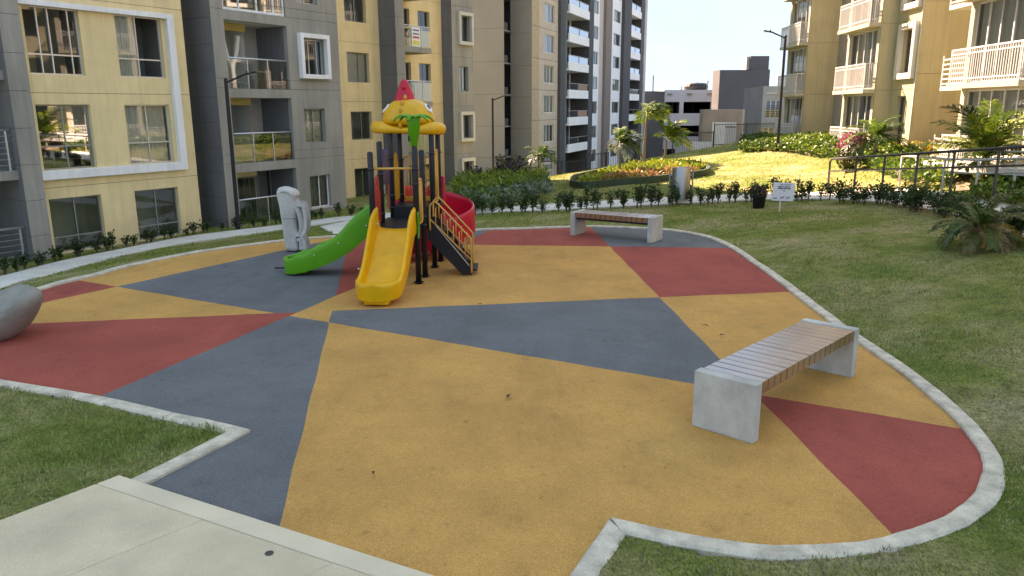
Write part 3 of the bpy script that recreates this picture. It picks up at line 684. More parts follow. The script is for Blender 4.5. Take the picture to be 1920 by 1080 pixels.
for k in range(4):
    zf = (0.96+S2*(k-1)) if k else -1.02; zc = 0.69+S2*k; D = 1.25
    r = MB()      # recess lining: floor, ceiling, back wall left of the door, side walls
    r.box(2.0, 4.46, -0.09, D, zf-.10, zf-.001)
    r.build('balcony_floor', mat('balcony_tile',(0.30,0.27,0.22),.6), ab)
    MB().box(2.0, 4.46, -0.09, D, zc+.001, zc+.1).build('balcony_ceiling', WHT if k else ROOM, ab)
    MB().box(1.98, 2.0, -0.09, D, zf, zc).build('balcony_side_wall', GRY, ab)
    MB().box(4.46, 4.50, -0.09, D, zf, zc).build('balcony_side_wall', GRYSH, ab)
    MB().box(2.0, 3.42, 0.50, 0.62, zc-.22, zc).build('balcony_beam', BEAM if k else YEL, ab)
    MB().box(3.42, 4.46, D-.03, D, zf, zc).build('balcony_back_wall', mat('balcony_wall_grey',(0.40,0.39,0.36),.9,.08) , ab)
    if k in (0,): 
        window(ab, 2.02, 3.40, zf+.02, zc-.24, 0.55, fm=ALUD, split=[.36], room=ROOM, depth=1.4)
        window(ab, 3.44, 4.40, zf+.02, zc-.10, 0.95, fm=ALUD, split=[.06], room=ROOM, roomy=False)
    else:
        rb = MB(); X0,X1,Y0,Y1 = 2.0,3.42,.6,1.9
        rb.add([(X0,Y0,zf),(X1,Y0,zf),(X1,Y1,zf),(X0,Y1,zf),(X0,Y0,zc),(X1,Y0,zc),(X1,Y1,zc),(X0,Y1,zc)], [(0,1,2,3),(7,6,5,4),(1,5,6,2),(2,6,7,3),(3,7,4,0)])
        rb.build('living_room', mat('living_plaster',(0.80,0.78,0.72),.95,.08,.6) if k == 2 else ROOM, ab)
    if k < 3: glass_rail(ab, (2.03,-.16,0), (4.43,-.16,0), zf if k else -0.98, (zf+.90) if k else -.18, GLB, 3 if k else 2)
# enclosed glass balcony at the top
fr = MB()
for xx in (2.03,2.62,3.3,3.95,4.36): fr.box(xx, xx+.05, -.21, -.16, 5.47, 7.38)
fr.box(2.08,4.36,-.209,-.161,5.47,5.55).box(2.08,4.36,-.209,-.161,7.3,7.38)
enc = fr.build('balcony_glazing', WHT, ab)
for a,b in ((2.08,2.62),(2.67,3.3),(3.35,3.95),(4.0,4.36)): MB().add([(a,-.185,5.55),(b,-.185,5.55),(b,-.185,7.3),(a,-.185,7.3)],[(0,1,2,3)]).build('pane', GLBL, enc)
# --- second yellow bay (front y = 2.4)
ZJ3 = [0.55+2.33*k for k in range(-1,4)]
h3 = [(10.05,11.32,1.33,2.48),(9.98,11.30,3.64,4.82),(9.98,11.24,6.0,7.15),(10.1,11.3,-1.05,.16)]
wall(ab, 6.8, 11.99, -1.5, 9.2, 2.4, YEL, h3, ZJ3, rev=.16); block(ab, 6.8, 11.99, 2.4, 8, 9.202, ROOF, YEL)
window(ab,10.05,11.32,1.33,2.48,2.53, split=[.58]); window(ab,9.98,11.30,3.64,4.82,2.53, cover=('blind',0,1), split=[.6])
window(ab,9.98,11.24,6.0,7.15,2.53, split=[.55]); window(ab,10.1,11.3,-1.05,.16,2.53)
MB().tube([(9.35,2.36,-.9),(9.35,2.36,.55)], .03, 6).build('drain_pipe', ALUD, ab, smooth=True)
# --- narrow grey pier with hung balconies and third yellow bay
side_wall(ab, 11.99, 1.503, 2.7, -1.5, 9.4, GRYSH, [0.55+2.3/2*k for k in range(-1,8)])
wall(ab, 11.99, 12.56, -1.5, 9.4, 1.5, GRY, (), [0.55+2.3/2*k for k in range(-1,8)]); block(ab, 11.99, 12.56, 1.5, 8, 9.402, ROOF, GRY)
side_wall(ab, 12.56, 1.503, 2.79, -1.5, 9.4, GRY, (), sgn=1)
h4 = []
for k in range(4): h4 += [(15.15,16.03,-.85+2.3*k-.0,.02+2.3*k), (13.9,14.55,-1.0+2.3*k-.22,.02+2.3*k)]
h4 = [(a,b,c,d) for (a,b,c,d) in h4]
wall(ab, 12.58, 16.93, -1.5, 9.4, 2.8, YEL, h4, [0.5+2.3*k for k in range(-1,4)], rev=.14); block(ab, 12.58, 16.93, 2.8, 8, 9.402, ROOF, YEL)
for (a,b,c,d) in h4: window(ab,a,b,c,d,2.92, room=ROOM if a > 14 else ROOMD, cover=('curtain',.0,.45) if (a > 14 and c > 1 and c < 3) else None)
for k in range(4):
    zt = 0.52+2.27*k+.10
    MB().box(12.57, 14.42, 1.52, 2.79, zt-.22, zt).build('balcony_slab', GRY, ab)
    glass_rail(ab, (12.6,1.56,0), (14.36,1.56,0), zt, zt+.86, GLB, 3)
    glass_rail(ab, (14.36,1.60,0), (14.36,2.78,0), zt, zt+.86, GLB, 1)
# --- last grey block (front y = 2.2)
ZJ4 = [0.4+2.3/2*k for k in range(-2,9)]
side_wall(ab, 16.93, 2.203, 3.4, -1.7, 9.6, GRYSH, ZJ4)
h5 = [(17.55,18.42,-.95,.02),(17.55,18.42,1.15,2.27),(17.45,18.25,3.4,4.56),(17.55,18.42,5.72,6.9)]
wall(ab, 16.93, 18.66, -1.7, 9.6, 2.2, GRY, h5, [0.4+2.3*k for k in range(-1,4)], rev=.15); block(ab, 16.93, 18.66, 2.2, 9, 9.602, ROOF, GRY)
side_wall(ab, 18.66, 2.203, 9, -1.7, 9.6, GRY, [0.4+2.3*k for k in range(-1,4)], sgn=1)
for k, (a,b,c,d) in enumerate(h5):
    window(ab,a,b,c,d,2.32, cover=('curtain',0,.4) if k in (1,3) else ('curtain',.0,.95) if k == 2 else None, room=ROOM)
    if k != 2: frame_box(ab, a-.16, b+.16, c-.16, d+.16, 2.2, .16, .14, CREAM)
MB().box(-8.5, 18.6, 6.2, 9.0, -2, ROOF-.01).build('rear_wall', GRY, ab)

# ------------------------------------------------------------------ tower behind
A_T = radians(21.0); tw = thing('apartment_tower', 'tall pale apartment tower with dark pillars and white balcony fronts', 'building', (2.66, 62.8, 0), pi/2-A_T)
BRK = mat('tower_brick', (0.62,0.47,0.36), .9, .10, 1.2, .2, 30, fine=.12); BRKE = mat('tower_brick_edge', (0.56,0.40,0.25), .9, .16, 3, .2, 30, fine=.2, stretch=(.6,.6,3))
DRK = mat('tower_dark_pillar', (0.075,0.077,0.08), .85, .08, 1); TWH = mat('tower_white', (0.85,0.85,0.84), .8, .05, 1); PNK = mat('tower_pink', (0.58,0.47,0.42), .9, .06, 1)
BRN = mat('tower_brown', (0.24,0.19,0.165), .9, .08, 1); TGR = mat('tower_end_grey', (0.255,0.235,0.205), .9, .06, .5); TGR2 = mat('tower_end_grey_dark', (0.20,0.20,0.185), .9, .06, .5)
def sT(px, y=0.0):
    c, s = cos(A_T), sin(A_T); ox, oy = 2.66-c*y, 62.8+s*y; r = ray(px, 203).x/ray(px, 203).y; return (oy*r-ox)/(s-c*r)
S = 2.32; Z0 = -1.25; NF = 9; ZT = 26.0; ZW = 23.0; ZV = Z0+S*7.9
tx = {k: sT(k) for k in (997,1010,1020,1038.5,1045,1060,1097,1105,1107,1121,1128,1139,1143,1147,1161,1174,1193,1199,1201,1204,1208)}
hs = [(tx[1020], tx[1038.5], Z0+S*k-.62-.58, Z0+S*k+.20-.02) for k in range(0, 9)]
wall(tw, tx[1010], tx[1045], -4.5, ZV, 0, BRK, hs, [Z0+S*k-1.75 for k in range(0,7)], rev=.12, g=.03)
wall(tw, tx[997], tx[1010]-.01, -4.5, ZV, -.02, BRKE, (), [Z0+S*k-1.75 for k in range(0,7)], g=.03)
for k, (a,b,c,d) in enumerate(hs): window(tw,a,b,c,d,.1,split=[.33,.66], cover=('curtain', .0, [1,.6,1,1,.35,.55,.8][k%7]), fm=WHT, depth=1.0, fw=.05, mull=.05)
MB().box(tx[997], tx[1208], 0, 14, ZV+.002, ZT).build('upper_wall', BRK, tw)
MB().box(tx[1045]+.002, sT(1053), -.25, 1.6, -4.5, ZV).build('dark_pillar', DRK, tw); MB().box(sT(1053)+.002, tx[1060], -.05, 1.6, -4.5, ZV).build('dark_pillar', mat('tower_grey_pillar',(0.12,0.125,0.13),.85,.08,1), tw)
def balcony_stack(a, b, n, proud=.3):
    for k in range(n):
        zb = Z0+S*k; zt = zb+.72
        MB().box(a+.02, b-.02, -proud, -proud+.14, zb, zt).build('balcony_front', TWH, tw)
        MB().box(a+.005, b-.005, -proud+.141, 1.5, zb, zb+.16).build('balcony_slab', TWH, tw)
        o = MB().add([(a+.03,-proud+.06,zt),(b-.03,-proud+.06,zt),(b-.03,-proud+.06,zt+.52),(a+.03,-proud+.06,zt+.52)],[(0,1,2,3)]).build('balcony_glass', GLBL if k > 2 else GLB, tw)
        MB().box(a+.02,b-.02,-proud+.03,-proud+.09,zt+.52,zt+.57).box((a+b)/2-.05,(a+b)/2+.05,-proud+.03,-proud+.05,zt+.02,zt+.52).build('balcony_rail', ALUD, o)
        zc = zb+S; 
        MB().box(a+.01,b-.01,1.5,1.6,zb+.162,zc-.002).build('balcony_back_wall', mat('tower_recess',(0.24,0.24,0.225),.9,.1), tw)
        dd = MB().box(a+(b-a)*.50,a+(b-a)*.52,1.40,1.49,zb+.17,zc-.02).box(a+(b-a)*.74,a+(b-a)*.77,1.40,1.49,zb+.17,zc-.02).box(a+(b-a)*.94,a+(b-a)*.97,1.40,1.49,zb+.17,zc-.02).build('sliding_door', WHT, tw)
        MB().add([(a+(b-a)*.53,1.45,zb+.17),(a+(b-a)*.74,1.45,zb+.17),(a+(b-a)*.74,1.45,zc-.02),(a+(b-a)*.53,1.45,zc-.02)],[(0,1,2,3)]).build('pane', mat('door_void',(0.01,0.011,0.012),.2), dd)
        MB().add([(a+(b-a)*.77,1.46,zb+.17),(a+(b-a)*.94,1.46,zb+.17),(a+(b-a)*.94,1.46,zc-.02),(a+(b-a)*.77,1.46,zc-.02)],[(0,1,2,3)]).build('pane', GL, dd)
        MB().sphere((a+(b-a)*.25,.7,zc-.28),.09,8,6).build('ceiling_lamp', WHT, tw, smooth=True)
balcony_stack(tx[1060], tx[1097], 8)
MB().box(tx[1060]+.02, tx[1097]-.02, 1.52, 1.6, -4.5, Z0).build('ground_floor_wall', DRK, tw)
MB().box(tx[1097]+.002, tx[1105], -.3, 1.6, -4.5, ZV).build('dark_pillar', DRK, tw)
def win_bay(a, b, x0, x1, edge_m, n=9):
    hh = [(x0, x1, Z0+S*k+.95, Z0+S*k+2.12) for k in range(-1, n-1)]
    wall(tw, a, b, -4.5, ZV, 0, TWH, hh, [], rev=.12)
    for k, (p,q,c,d) in enumerate(hh): window(tw,p,q,c,d,.08,split=[.3,.6], cover=('curtain',0,(.3,.9,.6,1,.5)[k % 5]), depth=1.0, fw=.06, mull=.06)
win_bay(tx[1105]+.002, tx[1121], tx[1107], tx[1121]-.35, PNK)
MB().box(tx[1121]+.002, tx[1128], -.02, 1, -4.5, ZV).build('pink_strip', PNK, tw); MB().box(tx[1128]+.002, tx[1139], -.3, 1, -4.5, ZV).build('brown_column', BRN, tw)
MB().box(tx[1139]+.002, tx[1143], -.02, 1, -4.5, ZV).build('pink_strip', PNK, tw)
win_bay(tx[1143]+.002, tx[1161], tx[1147], tx[1161]-.3, PNK)
MB().box(tx[1161]+.002, tx[1174], -.35, 1.6, -4.5, ZV).build('dark_pillar', DRK, tw); balcony_stack(tx[1174], tx[1193], 8); MB().box(tx[1174]+.02,tx[1193]-.02,1.52,1.6,-4.5,Z0).build('ground_floor_wall', DRK, tw)
MB().box(tx[1193]+.002, tx[1199], -.3, 1.6, -4.5, ZV).build('dark_pillar', DRK, tw)
hh = [(tx[1201], tx[1204], Z0+S*k+.8, Z0+S*k+2.1) for k in range(-1, 8)]
wall(tw, tx[1199]+.002, tx[1208], -4.5, ZV, 0, mat('tower_grey_end',(0.42,0.41,0.40),.9,.06), hh, (), rev=.12)
for (p,q,c,d) in hh: window(tw,p,q,c,d,.08, depth=1.0)
MB().box(tx[997]+.1, tx[1208]-.1, 3.0, 14, -4.5, ZV-.01).build('core_wall', TGR, tw)
# end wall seen past the grey block, recess with air conditioner ledges
side_wall(tw, tx[997], .0, 1.71, -4.5, ZT, TGR2, [Z0+S*k for k in range(0,6)], g=.02)
side_wall(tw, tx[997]+1.2, 1.71, 3.4, -4.5, ZT-.1, DRK, ())
side_wall(tw, tx[997]-2.2, 1.37, 9.2, -4.5, ZW, TGR, [Z0+S*k+.2 for k in range(0,6)], g=.02)  # wing's unseen top and far end shaped for the shadow they throw
MB().box(tx[997]-2.17, tx[997]+4, 3.0, 9.2, -4.5, ZW-.05).build('wing_wall', TGR, tw)
for k in range(0, 6):
    MB().box(tx[997]-1.6, tx[997]+1.19, 1.75, 2.95, Z0+S*k+.1, Z0+S*k+.2).build('service_ledge', GRY, tw)
    MB().box(tx[997]-1.3, tx[997]-.3, 1.8, 2.4, Z0+S*k+.205, Z0+S*k+.75).build('air_conditioner', mat('ac_grey',(0.10,0.10,0.10),.7), tw, bevel=.03)
# ------------------------------------------------------------------ yellow block on the right (local x runs towards the camera)
rb = thing('apartment_building', 'sunlit yellow apartment block with white barred balconies on the right', 'building', (12.8, 22.4, 0), radians(-94))
YR = mat('ochre_render', (0.46,0.40,0.245), .9, .08, 1.0, .35, 45, fine=.1, streak=.12); YRL = mat('pale_ochre_trim', (0.44,0.40,0.29), .9, .07, 1.2, .3, 45, fine=.1)
RW = mat('white_paint_metal', (0.56,0.55,0.52), .55, .05, 8, 0)
def bar_rail(parent, x0, x1, y, zb, zt, step=.11, ends=True, ret=0.5):
    """barred balcony rail: rails, corner posts and one mesh of thin bars"""
    f = MB().box(x0, x1, y-.02, y+.02, zt-.04, zt).box(x0+.02, x1-.02, y-.015, y+.015, zt-.16, zt-.13).box(x0+.02, x1-.02, y-.015, y+.015, zb+.10, zb+.13)
    f.box(x0, x0+.035, y-.018, y+.018, zb, zt-.041).box(x1-.035, x1, y-.018, y+.018, zb, zt-.041)
    if ret: f.box(x1-.03, x1-.001, y+.021, y+ret, zt-.04, zt).box(x0+.001, x0+.03, y+.021, y+ret, zt-.04, zt).box(x1-.03, x1-.001, y+.021, y+ret, zb+.1, zb+.13)
    o = f.build('balcony_rail', RW, parent); b = MB(); n = int((x1-x0)/step)
    for k in range(1, n): xx = x0+(x1-x0)*k/n; b.box(xx-.010, xx+.010, y-.009, y+.009, zb+.02, zt-.041)
    if ret:
        for k in range(1, 5): yy = y+ret*k/5; b.box(x1-.022, x1-.006, yy-.008, yy+.008, zb+.02, zt-.041)
    tag(b.build('balusters', RW, o), kind='stuff'); return o
FZ = [0.85+2.32*k for k in range(-1, 7)]
def glazed_bay(x0, x1, y, n_split, wall_m=YRL, cover=(), kmin=0, kmax=5):
    """bay whose storeys are windows behind barred rails; front plane y"""
    holes = [(x0+.22, x1-.22, f+.06, f+2.18) for f in FZ[1:6]]
    wall(rb, x0, x1, -1, FZ[6], y, wall_m, holes, (), rev=.10)
    for k, h in enumerate(holes):
        window(rb, h[0], h[1], h[2], h[3], y+.09, fm=RW, split=[i/n_split for i in range(1, n_split)], fw=.045, mull=.045, gl=GL if k else GL,
               cover=('curtain', *cover[k % len(cover)]) if cover else None, depth=1.3, room=ROOM)
        zb = FZ[1+k]-.06
        MB().box(x0-.02, x1+.02, y-.42, y-.002, zb-.04, zb+.10).build('balcony_slab', YRL, rb)
        bar_rail(rb, x0+.02, x1-.02, y-.38, zb+.101, zb+1.02, ret=.36)
def util_rail(x0, x1, y, f):
    o = MB().box(x0, x1, y-.02, y+.9, f-.12, f).build('service_balcony', RW, rb)
    m = MB()
    for q in range(6): m.box(x0, x1, y-.02, y+.01, f+.14*q+.06, f+.14*q+.10)
    m.box(x0, x0+.03, y-.019, y+.009, f, f+.9).box(x1-.03, x1, y-.019, y+.009, f, f+.9); m.build('service_rail', RW, o)
# far bay
glazed_bay(-18.4, -15.1, 0.0, 4, cover=((0,.5),(0.1,.9),(0,.8)))
side_wall(rb, -15.1, .002, 1.4, -1, FZ[6], YR, [FZ[k]-.0 for k in range(1,6)], sgn=1)
wall(rb, -15.1, -9.80, -1, FZ[6], 1.4, GRY, [(-12.6,-11.5,f+.1,f+2.0) for f in FZ[1:6]], [f for f in FZ[1:6]], rev=.5)
for f in FZ[1:6]:
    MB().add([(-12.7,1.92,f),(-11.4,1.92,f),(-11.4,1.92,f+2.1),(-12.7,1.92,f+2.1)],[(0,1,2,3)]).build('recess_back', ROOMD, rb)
for k in range(1, 5): util_rail(-11.4, -9.82, .55, FZ[k]+.0)
# middle bay
glazed_bay(-9.79, -6.53, 0.0, 4, cover=((0,.42),(.0,.95),(.55,1),(0,.9)))
side_wall(rb, -9.79, .002, 1.4, -1, FZ[6], YR, ())
side_wall(rb, -6.53, .002, .6, -1, FZ[6], YR, [FZ[k] for k in range(1,6)], sgn=1)
hw = [(-5.95,-4.95,f+.55,f+2.02) for f in FZ[2:6]]+[(-5.95,-5.2,1.15,2.95)]
wall(rb, -6.53, -4.62, -1, FZ[6], .6, YR, hw, [FZ[k] for k in range(1,6)], rev=.16)
for k, h in enumerate(hw):
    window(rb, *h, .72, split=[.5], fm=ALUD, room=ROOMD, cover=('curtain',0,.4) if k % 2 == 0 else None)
    if k < 4: frame_box(rb, h[0]-.20, h[1]+.20, h[2]-.2, h[3]+.2, .6, .20, .14, CREAM)
side_wall(rb, -4.62, .602, 9, -1, FZ[6], YR, [FZ[k]+.5 for k in range(1,6)], sgn=1)
MB().box(-4.64, -4.60, .575, .6, -1, FZ[6]).build('corner_strip', CREAM, rb)
# near bay and the wall behind it
wall(rb, -4.58, -.16, -1, FZ[6], 4.6, YR, (), ())
glazed_bay(-.15, 3.4, 0.0, 5, cover=((0,1),(0.0,.98),(0,.97)))
side_wall(rb, -.15, .002, 4.58, -1, FZ[6], YR, ())
wall(rb, 3.4, 12, -1, FZ[6], .3, YR, [(4.2,5.4,f+.7,f+2.0) for f in FZ[1:6]], [f for f in FZ[1:6]])
for f in FZ[1:6]: window(rb, 4.2,5.4,f+.7,f+2.0,.42, room=ROOMD)
for k in range(1, 5): util_rail(-1.75, -.16, .15, FZ[k])
MB().box(-18.39, 12, 4.7, 11, -1, FZ[6]+2.3).build('core_wall', YR, rb)
MB().box(-18.38, -4.7, 1.6, 4.69, FZ[6]-.2, FZ[6]+2.3).build('roof_parapet', YR, rb)
MB().box(-18.38, -15.12, 1.41, 4.69, -1, FZ[6]-.21).build('core_wall', YR, rb)

# ------------------------------------------------------------------ buildings in the distance
DKB = mat('slate_render', (0.105,0.108,0.118), .9, .06, .6, .2, 20); GAR = mat('garage_white', (0.56,0.57,0.60), .9, .05, .5, .1, 20)
VOID = mat('garage_dark', (0.016,0.018,0.024), .9, .3, .5, 0); TANR = mat('tan_render', (0.40,0.31,0.25), .9, .12, 1.0, .2, 20)
def X_(px, Y): r = ray(px, 203); return r.x/r.y*Y
def Z_(px, py, Y): return AY(px, py, Y).z
YG = 102.0
gar = thing('parking_garage', 'white open parking garage with dark openings behind the palms', 'building', (0, 0, 0))
xa, xb, xc, xd, xe = X_(1200,YG), X_(1245,YG), X_(1274,YG), X_(1281.5,YG), X_(1337,YG)
zr = Z_(1290,168.5,YG); z1, z2 = Z_(1290,191,YG), Z_(1290,212.5,YG); z3, z4 = Z_(1290,235.5,YG), Z_(1290,256,YG); z5, z6 = Z_(1290,279,YG), Z_(1290,300,YG)
def wallY(parent, x0, x1, z0, z1_, Y, m, holes, name='wall_panel', rev=.5): 
    """camera-facing wall with openings"""
    wall(parent, x0, x1, z0, z1_, Y, m, holes, (), rev=rev, name=name)
hg = [(xb+.1,xc,z2,z1),(xd,xe-.3,z2,z1),(xb+.1,xe-1.2,z4,z3),(xb+.1,xc-.3,z6,z5),(xd-.4,xe-7,z6,z5)]
wallY(gar, xb, xe, -8, zr, YG, GAR, hg)
MB().box(xa-4, xb-.003, YG-.15, YG+18, -8, zr-.15).build('stair_block', DKB, gar)
for (a,b,c,d) in hg:
    r = MB(); Y0, Y1 = YG+.55, YG+12
    r.add([(a-2,Y0,c-.3),(b+2,Y0,c-.3),(b+2,Y1,c-.3),(a-2,Y1,c-.3),(a-2,Y0,d+.2),(b+2,Y0,d+.2),(b+2,Y1,d+.2),(a-2,Y1,d+.2)],[(0,1,2,3),(7,6,5,4),(1,5,6,2),(2,6,7,3),(3,7,4,0)]); r.build('parking_deck', VOID, gar)
MB().box(xb, xe, YG+12.2, YG+18, -8, zr-.05).build('rear_wall', GAR, gar); MB().box(xb, xe, YG+.2, YG+12.2, zr-.3, zr-.02).build('roof_slab', GAR, gar)
for px in (1255,1292,1329): x = X_(px,YG); MB().box(x-.3,x+.3,YG-.2,YG-.003,zr-.62,zr-.42).build('spout', GRY, gar)
fs = MB(); n = 7
for k in range(3): fs.box(xb+.6+k*.6, xb+.66+k*.6, YG+.52, YG+.54, z2, z1)
fs.build('window_bars', BLK, gar)
wt = MB().lathe([(0,0),(1.5,0),(1.6,.5),(1.45,.8),(1.2,.95),(0,1.0)], 16).build('water_tank', BLK, None, loc=(X_(1303,YG+3), YG+3, zr-.03)); tag(wt, 'black round water tank on the garage roof', 'tank')
for px, y0, dx in ((1223,140,0),(1276,161,0),(1306,153,0),(1321.5,150,.25)):
    x = X_(px, YG+2); a = MB().tube([(0,0,0),(dx,0,(Z_(px,y0,YG+2)-zr+.1))], .09, 6).build('rooftop_mast', ALUD, None, loc=(x, YG+2, zr-.2)); tag(a, {1223:'tall leaning mast on the dark stair block of the garage',1276:'shortest thin mast on the white garage roof',1306:'thin mast rising beside the black water tank',1321.5:'leaning mast at the right end of the garage roof'}[px], 'mast')
# slate block right of the garage
Y2 = 96.0; sb = thing('slate_building', 'windowless dark slate building with a raised roof box', 'building')
xa, xb2, xc2 = X_(1347,Y2), X_(1410,Y2), X_(1440.5,Y2); ztop = Z_(1400,131,Y2)
MB().box(xa, xb2-.01, Y2, Y2+3.2, -8, ztop).build('main_wall', DKB, sb); MB().box(xb2, xc2, Y2+.3, Y2+3.2, -8, ztop+.05).build('stepped_wall', DKB, sb)
MB().box(X_(1401.5,Y2+.6), X_(1436,Y2+.6), Y2+.6, Y2+3.1, ztop+.06, Z_(1415,105,Y2+.6)).build('roof_box', DKB, sb)
MB().box(X_(1394.5,Y2+.9), X_(1401.5,Y2+.6)-.01, Y2+.9, Y2+3.0, ztop+.06, Z_(1415,106,Y2+.6)).build('roof_box_side', mat('sunlit_box_render',(0.36,0.36,0.35),.9), sb)  # left face of the roof box, its sunlight painted as a paler grey
MB().box(xa-.06, xa-.005, Y2+.004, Y2+3.2, -8, ztop+.02).build('sunlit_side_wall', mat('sunlit_slate_render',(0.12,0.118,0.114),.9,.15,.5), sb)  # left face a little lighter than the front: sunlight put into its colour
# grey house at the right with windows
Y3 = 74.0; gh = thing('grey_house', 'grey flat-roofed house with a barred window beside the lamp post', 'building')
x0, x1, x2 = X_(1403,Y3), X_(1429,Y3), X_(1475,Y3); zt = Z_(1440,161.5,Y3)
GH = mat('house_grey',(0.33,0.325,0.31),.9,.1,.6)
hh = [(X_(1436,Y3), x2-.5, Z_(1440,222,Y3), Z_(1440,187,Y3)), (X_(1434,Y3), x2-.5, Z_(1440,262,Y3), Z_(1440,238,Y3))]
wallY(gh, x1, x2, -4, zt, Y3, GH, hh, rev=.2)
xk = X_(1402,Y3+7)
MB().add([(x1,Y3,-4),(x1,Y3,zt),(xk,Y3+7,zt),(xk,Y3+7,-4)],[(0,1,2,3)]).build('side_wall', GH, gh)
MB().box(xk+.1,x2,Y3+1.5,Y3+9,-4,zt-.02).build('rear_wall', GH, gh)
MB().box(x1+.3,x2,Y3-.06,Y3-.003,Z_(1440,176,Y3),Z_(1440,173.5,Y3)).build('cornice_band', CREAM, gh)
for k,h in enumerate(hh): window(gh,*h,Y3+.15, fm=WHT, split=[.33,.66], rail=.45, depth=1.2, fw=.08, mull=.08, room=ROOMD if k==0 else mat('warm_room',(0.55,0.40,0.12),.9))
gr = MB()
for q in range(7): zz = hh[0][2]+.1+q*.17; gr.box(hh[0][0],hh[0][1],Y3-.03,Y3-.005,zz,zz+.05)
gr.build('window_grille', BLK, gh)
# tan gatehouse
Y4 = 66.0; th = thing('gatehouse', 'tan gatehouse with a white door behind the black fence', 'building')
xl, xm, xr = X_(1333,Y4), X_(1389,Y4), X_(1413,Y4-1); zt1, zt2 = Z_(1333,209,Y4+2), Z_(1389,205.5,Y4)
pf = [Vector((xl,Y4+2.5,0)), Vector((xm,Y4-.6,0)), Vector((xr,Y4+1.4,0)), Vector((xr+.6,Y4+7,0)), Vector((xl+1,Y4+8,0))]
def qwall(a, b, z0, z1_, m, name, par): return MB().add([(a.x,a.y,z0),(b.x,b.y,z0),(b.x,b.y,z1_),(a.x,a.y,z1_)],[(0,1,2,3)]).build(name, m, par)
MB().prism([(p.x,p.y) for p in pf], -4, zt2).build('wall', TANR, th)
dv = (pf[1]-pf[0]).normalized(); nv = Vector((dv.y,-dv.x,0)); Lw = (pf[1]-pf[0]).length
def onface(t, zz, out): q = pf[0]+dv*Lw*t+nv*out; return (q.x,q.y,zz)
zd = Z_(1370,229.5,Y4); z0d = Z_(1370,280,Y4)
MB().add([onface(.26,z0d,.06),onface(.88,z0d,.06),onface(.88,zd,.06),onface(.26,zd,.06)],[(0,1,2,3)]).build('white_gate_panel', WHT, th)
MB().add([onface(.62,z0d,.1),onface(.86,z0d,.1),onface(.86,Z_(1370,239,Y4),.1),onface(.62,Z_(1370,239,Y4),.1)],[(0,1,2,3)]).build('door', RW, th)
MB().add([onface(.61,Z_(1370,239,Y4),.12),onface(.87,Z_(1370,239,Y4),.12),onface(.87,Z_(1370,237,Y4),.12),onface(.61,Z_(1370,237,Y4),.12)],[(0,1,2,3)]).build('door_lintel', BLK, th)
lw = MB().box(X_(1396,Y4-3),X_(1440,Y4-3),Y4-3,Y4-2.7,-3,Z_(1412,256,Y4-3)).build('low_wall', GAR); tag(lw,'low pale wall beside the tan gatehouse','wall')
lw2 = MB().box(X_(1300,Y4-5),X_(1345,Y4-5),Y4-5,Y4-4.7,-4,Z_(1330,266,Y4-5)).build('low_wall', GAR); tag(lw2,'pale retaining wall left of the gatehouse gate','wall')

# ------------------------------------------------------------------ black boundary fence stepping up the slope
fence = thing('metal_fence', 'black picket fence stepping up behind the lawn', 'fence')
runs = [((892,326),(943,326),356,47),((944,317),(1008,317),350,48.5),((1010,304),(1046,304),340,50),((1052,304),(1098,304),336,51),((1100,290),(1136,290),330,52),((1138,277),(1200,277),326,53),((1200,262),(1262,262),315,54.5),((1262,250),(1338,248),300,56),((1340,234),(1400,233),275,57.5),((1400,233),(1468,233),270,59)]
for (a, b, yb, Y) in runs:
    A = AY(*a, Y); B = AY(*b, Y+1.2); zb = min(A.z-1.15, AY(a[0], yb, Y).z); top = A.z
    for p in (A, B): MB().box(p.x-.035,p.x+.035,p.y-.035,p.y+.035,zb-.4,top+.12).build('fence_post', BLK, fence)
    MB().bar((A.x,A.y,zb+.15),(B.x,B.y,zb+.15),.05,.05).build('fence_rail', BLK, fence); r = MB().bar((A.x,A.y,top),(B.x,B.y,top),.05,.05).build('fence_rail', BLK, fence)
    n = int((B-A).length/.14); pk = MB()
    for k in range(1, n): q = A.lerp(B, k/n); pk.box(q.x-.011,q.x+.011,q.y-.011,q.y+.011,zb,top+.12)
    tag(pk.build('pickets', BLK, r), kind='stuff')
# ================================================================== PLAY STRUCTURE
PC = Vector((-1.70, 12.4, 0))
ps = thing('play_structure', 'yellow, green and red slide tower with black posts and a pointed red hat roof', 'playground', PC)
BPOST = mat('post_black', (0.012,0.012,0.017), .38, .1, 4, .05)
def plastic(n, c, r=.33): return mat(n, c, r, .09, 2.0, .05, 9, coat=.08, fine=.10, spec=.3)
PY = plastic('plastic_yellow', (0.92,0.39,0.012)); PG = plastic('plastic_green', (0.006,0.33,0.014)); PR = plastic('plastic_red', (0.66,0.012,0.032))
PO = plastic('plastic_orange', (0.70,0.30,0.02)); PP = plastic('plastic_purple', (0.075,0.03,0.11)); PRO = plastic('plastic_vermilion', (0.60,0.045,0.03)); PBL = plastic('plastic_black', (0.012,0.012,0.016), .45)
ORM = mat('orange_steel', (0.72,0.33,0.07), .4, .06, 5, 0); PW = plastic('plastic_white', (0.78,0.77,0.72))
def L_(x, y, z): return (x-PC.x, y-PC.y, z)
posts = {'E':(-2.09,11.5,1.98),'A':(-1.43,11.5,2.10),'B':(-1.38,11.95,1.98),'F':(-2.03,11.98,2.11),'C':(-1.30,12.7,2.26),'D':(-1.25,13.26,2.26),'G':(-1.97,12.7,2.26),'H':(-1.90,13.26,2.26)}
